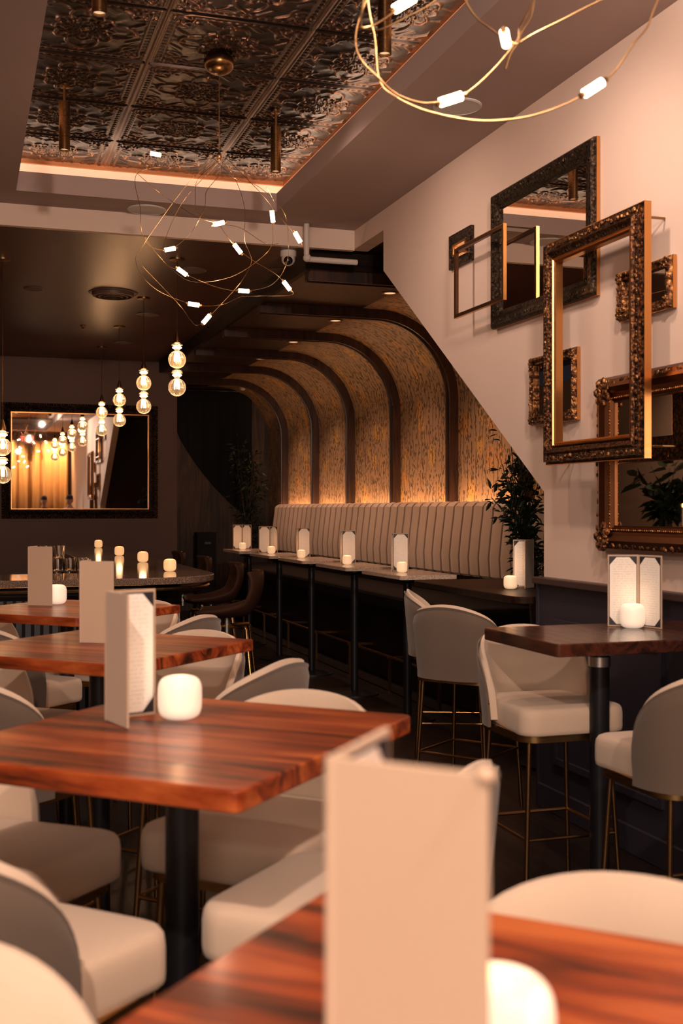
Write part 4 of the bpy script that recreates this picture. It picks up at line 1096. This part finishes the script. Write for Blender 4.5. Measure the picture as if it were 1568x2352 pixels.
# people
def person(x, y, rz, shirt, label, h=1.83):
    t = thing('person', (x, y, 0), rz, label, 'person'); s_ = h/1.80
    V = []; E = []; Rr = []
    def add(p, r_, par=None):
        V.append((p[0]*s_, p[1]*s_, p[2]*s_)); Rr.append(r_*s_)
        if par is not None: E.append((par, len(V)-1))
        return len(V)-1
    pel = add((0, 0, .96), .145); wst = add((0, .0, 1.10), .13, pel); ch = add((0, 0, 1.30), .15, wst); up = add((0, -.01, 1.43), .115, ch)
    nk = add((0, .0, 1.53), .055, up); hd = add((0, .01, 1.60), .06, nk)
    hands = []
    for sx in (-1, 1):
        sh = add((sx*.19, 0, 1.44), .062, up); el = add((sx*.25, .03, 1.14), .045, sh); wr_ = add((sx*.24, .17, .93), .028, el); hn = add((sx*.235, .22, .88), .034, wr_)
        hands.append((sx, wr_, hn))
        hp = add((sx*.095, 0, .90), .095, pel); kn = add((sx*.11, .02, .50), .062, hp); an = add((sx*.11, -.01, .09), .042, kn); toe = add((sx*.125, .15, .035), .034, an)
        for k, (fx, fl_) in enumerate(((-.028, .055), (-.010, .065), (.010, .062), (.027, .050))):
            a = add((sx*.235+fx, .245, .865), .0105, hn); b_ = add((sx*.235+fx, .262, .865-fl_*.6), .009, a); add((sx*.235+fx*.9, .255, .865-fl_*1.15), .008, b_)
        a = add((sx*.235-sx*.035, .215, .865), .012, hn); add((sx*.235-sx*.045, .235, .83), .010, a)
    me = bpy.data.meshes.new('body'); me.from_pydata(V, E, []); o = bpy.data.objects.new('body', me); link(o); o.parent = t
    md = o.modifiers.new('skin', 'SKIN'); md.use_smooth_shade = True
    for i, sv in enumerate(me.skin_vertices[0].data): sv.radius = (Rr[i], Rr[i]*(.78 if i in (pel, wst, ch, up) else 1)); sv.use_root = (i == pel)
    sb = o.modifiers.new('sub', 'SUBSURF'); sb.levels = 1; sb.render_levels = 2
    k = bpy.data.materials.new('clothed'); me.materials.append(person_mat(shirt, s_))
    # head
    bm = B(); bmesh.ops.create_uvsphere(bm, u_segments=28, v_segments=22, radius=1)
    for v in bm.verts:
        x_, y_, z_ = v.co; fr = max(0, y_)
        wv = .076*(1-.18*max(0, -z_)**1.5); v.co = Vector((x_*wv, y_*.097*(1-.08*max(0, -z_)) , z_*.118))
        g = lambda cx, cz, s1, s2: math.exp(-((x_-cx)/s1)**2-((z_-cz)/s2)**2)
        if y_ > 0:
            v.co.y += .022*g(0, -.12, .16, .22)+.008*g(0, -.48, .3, .07)+.010*g(0, -.82, .35, .15)-.010*(g(-.40, .06, .2, .12)+g(.40, .06, .2, .12))+.006*g(0, .25, .7, .12)
    hdz = 1.69*s_
    hm = Matrix.Translation((0, .015, hdz)); bmesh.ops.transform(bm, matrix=hm, verts=bm.verts)
    hobj = obj('head', bm, M_skin, t, smooth=True)
    bm = B()
    for sx in (-1, 1): sph(bm, (sx*.078, .005, hdz-.005), .03, .35, .6, 1, 10, 8)
    obj('ear', bm, M_skin, hobj, smooth=True)
    bm = B()
    for sx in (-1, 1): sph(bm, (sx*.030, .095, hdz+.008), .011, 1, .6, .6, 10, 8)
    obj('eyes', bm, M_hair, hobj, smooth=True)
    bm = B(); sph(bm, (0, .100, hdz-.055), .022, 1, .3, .25, 10, 6); obj('mouth', bm, mat('lips', (.3, .1, .08), .5), hobj, smooth=True)
    bm = B(); L = [(.090, hdz+.02), (.092, hdz+.05), (.085, hdz+.10), (.055, hdz+.128), (.002, hdz+.136)]; lathe(bm, L, 24)
    bmesh.ops.transform(bm, matrix=Matrix.Translation((0, .01, 0)) @ Matrix.Diagonal((.92, 1.12, 1, 1)), verts=bm.verts)
    cp = obj('cap', bm, M_cap, t, smooth=True)
    bm = B(); P = [(.075*math.cos(R(a)), .10+.075*math.sin(R(a))) for a in range(0, 181, 15)]; prism(bm, P, hdz+.035, hdz+.042); obj('brim', bm, M_cap, cp)
    bm = B(); sph(bm, (0, -.012, hdz-.0), .093, .88, 1.0, .85, 20, 12); obj('hair', bm, M_hair, t, smooth=True)
    return t
def person_mat(shirt, s_):
    m = mat('clothed_figure', (.5, .5, .5), .8); k = N(m); tc = k.n('ShaderNodeTexCoord'); sp = k.n('ShaderNodeSeparateXYZ'); k.l(tc.outputs['Object'], sp.inputs[0])
    z = sp.outputs[2]; ax = k.math('ABSOLUTE', sp.outputs[0])
    col = k.mix(k.math('GREATER_THAN', z, .98*s_), (.02, .022, .035), shirt)
    fore = k.math('MULTIPLY', k.math('GREATER_THAN', ax, .195*s_), k.math('MULTIPLY', k.math('LESS_THAN', z, 1.17*s_), k.math('GREATER_THAN', z, .72*s_)))
    nk_ = k.math('GREATER_THAN', z, 1.51*s_)
    col = k.mix(k.math('MAXIMUM', fore, nk_), col, (.48, .27, .19)); col = k.mix(k.math('LESS_THAN', z, .075*s_), col, (.02, .02, .02)); k.col(col); return m
person(2.0, -.55, R(10), (.04, .035, .035), 'person in a black cap and dark shirt, seen in the far mirror before the curtain', 1.84)
person(2.50, 1.3, R(30), (.62, .58, .52), 'person in a black cap and white shirt, seen in the far mirror by the frames', 1.84)
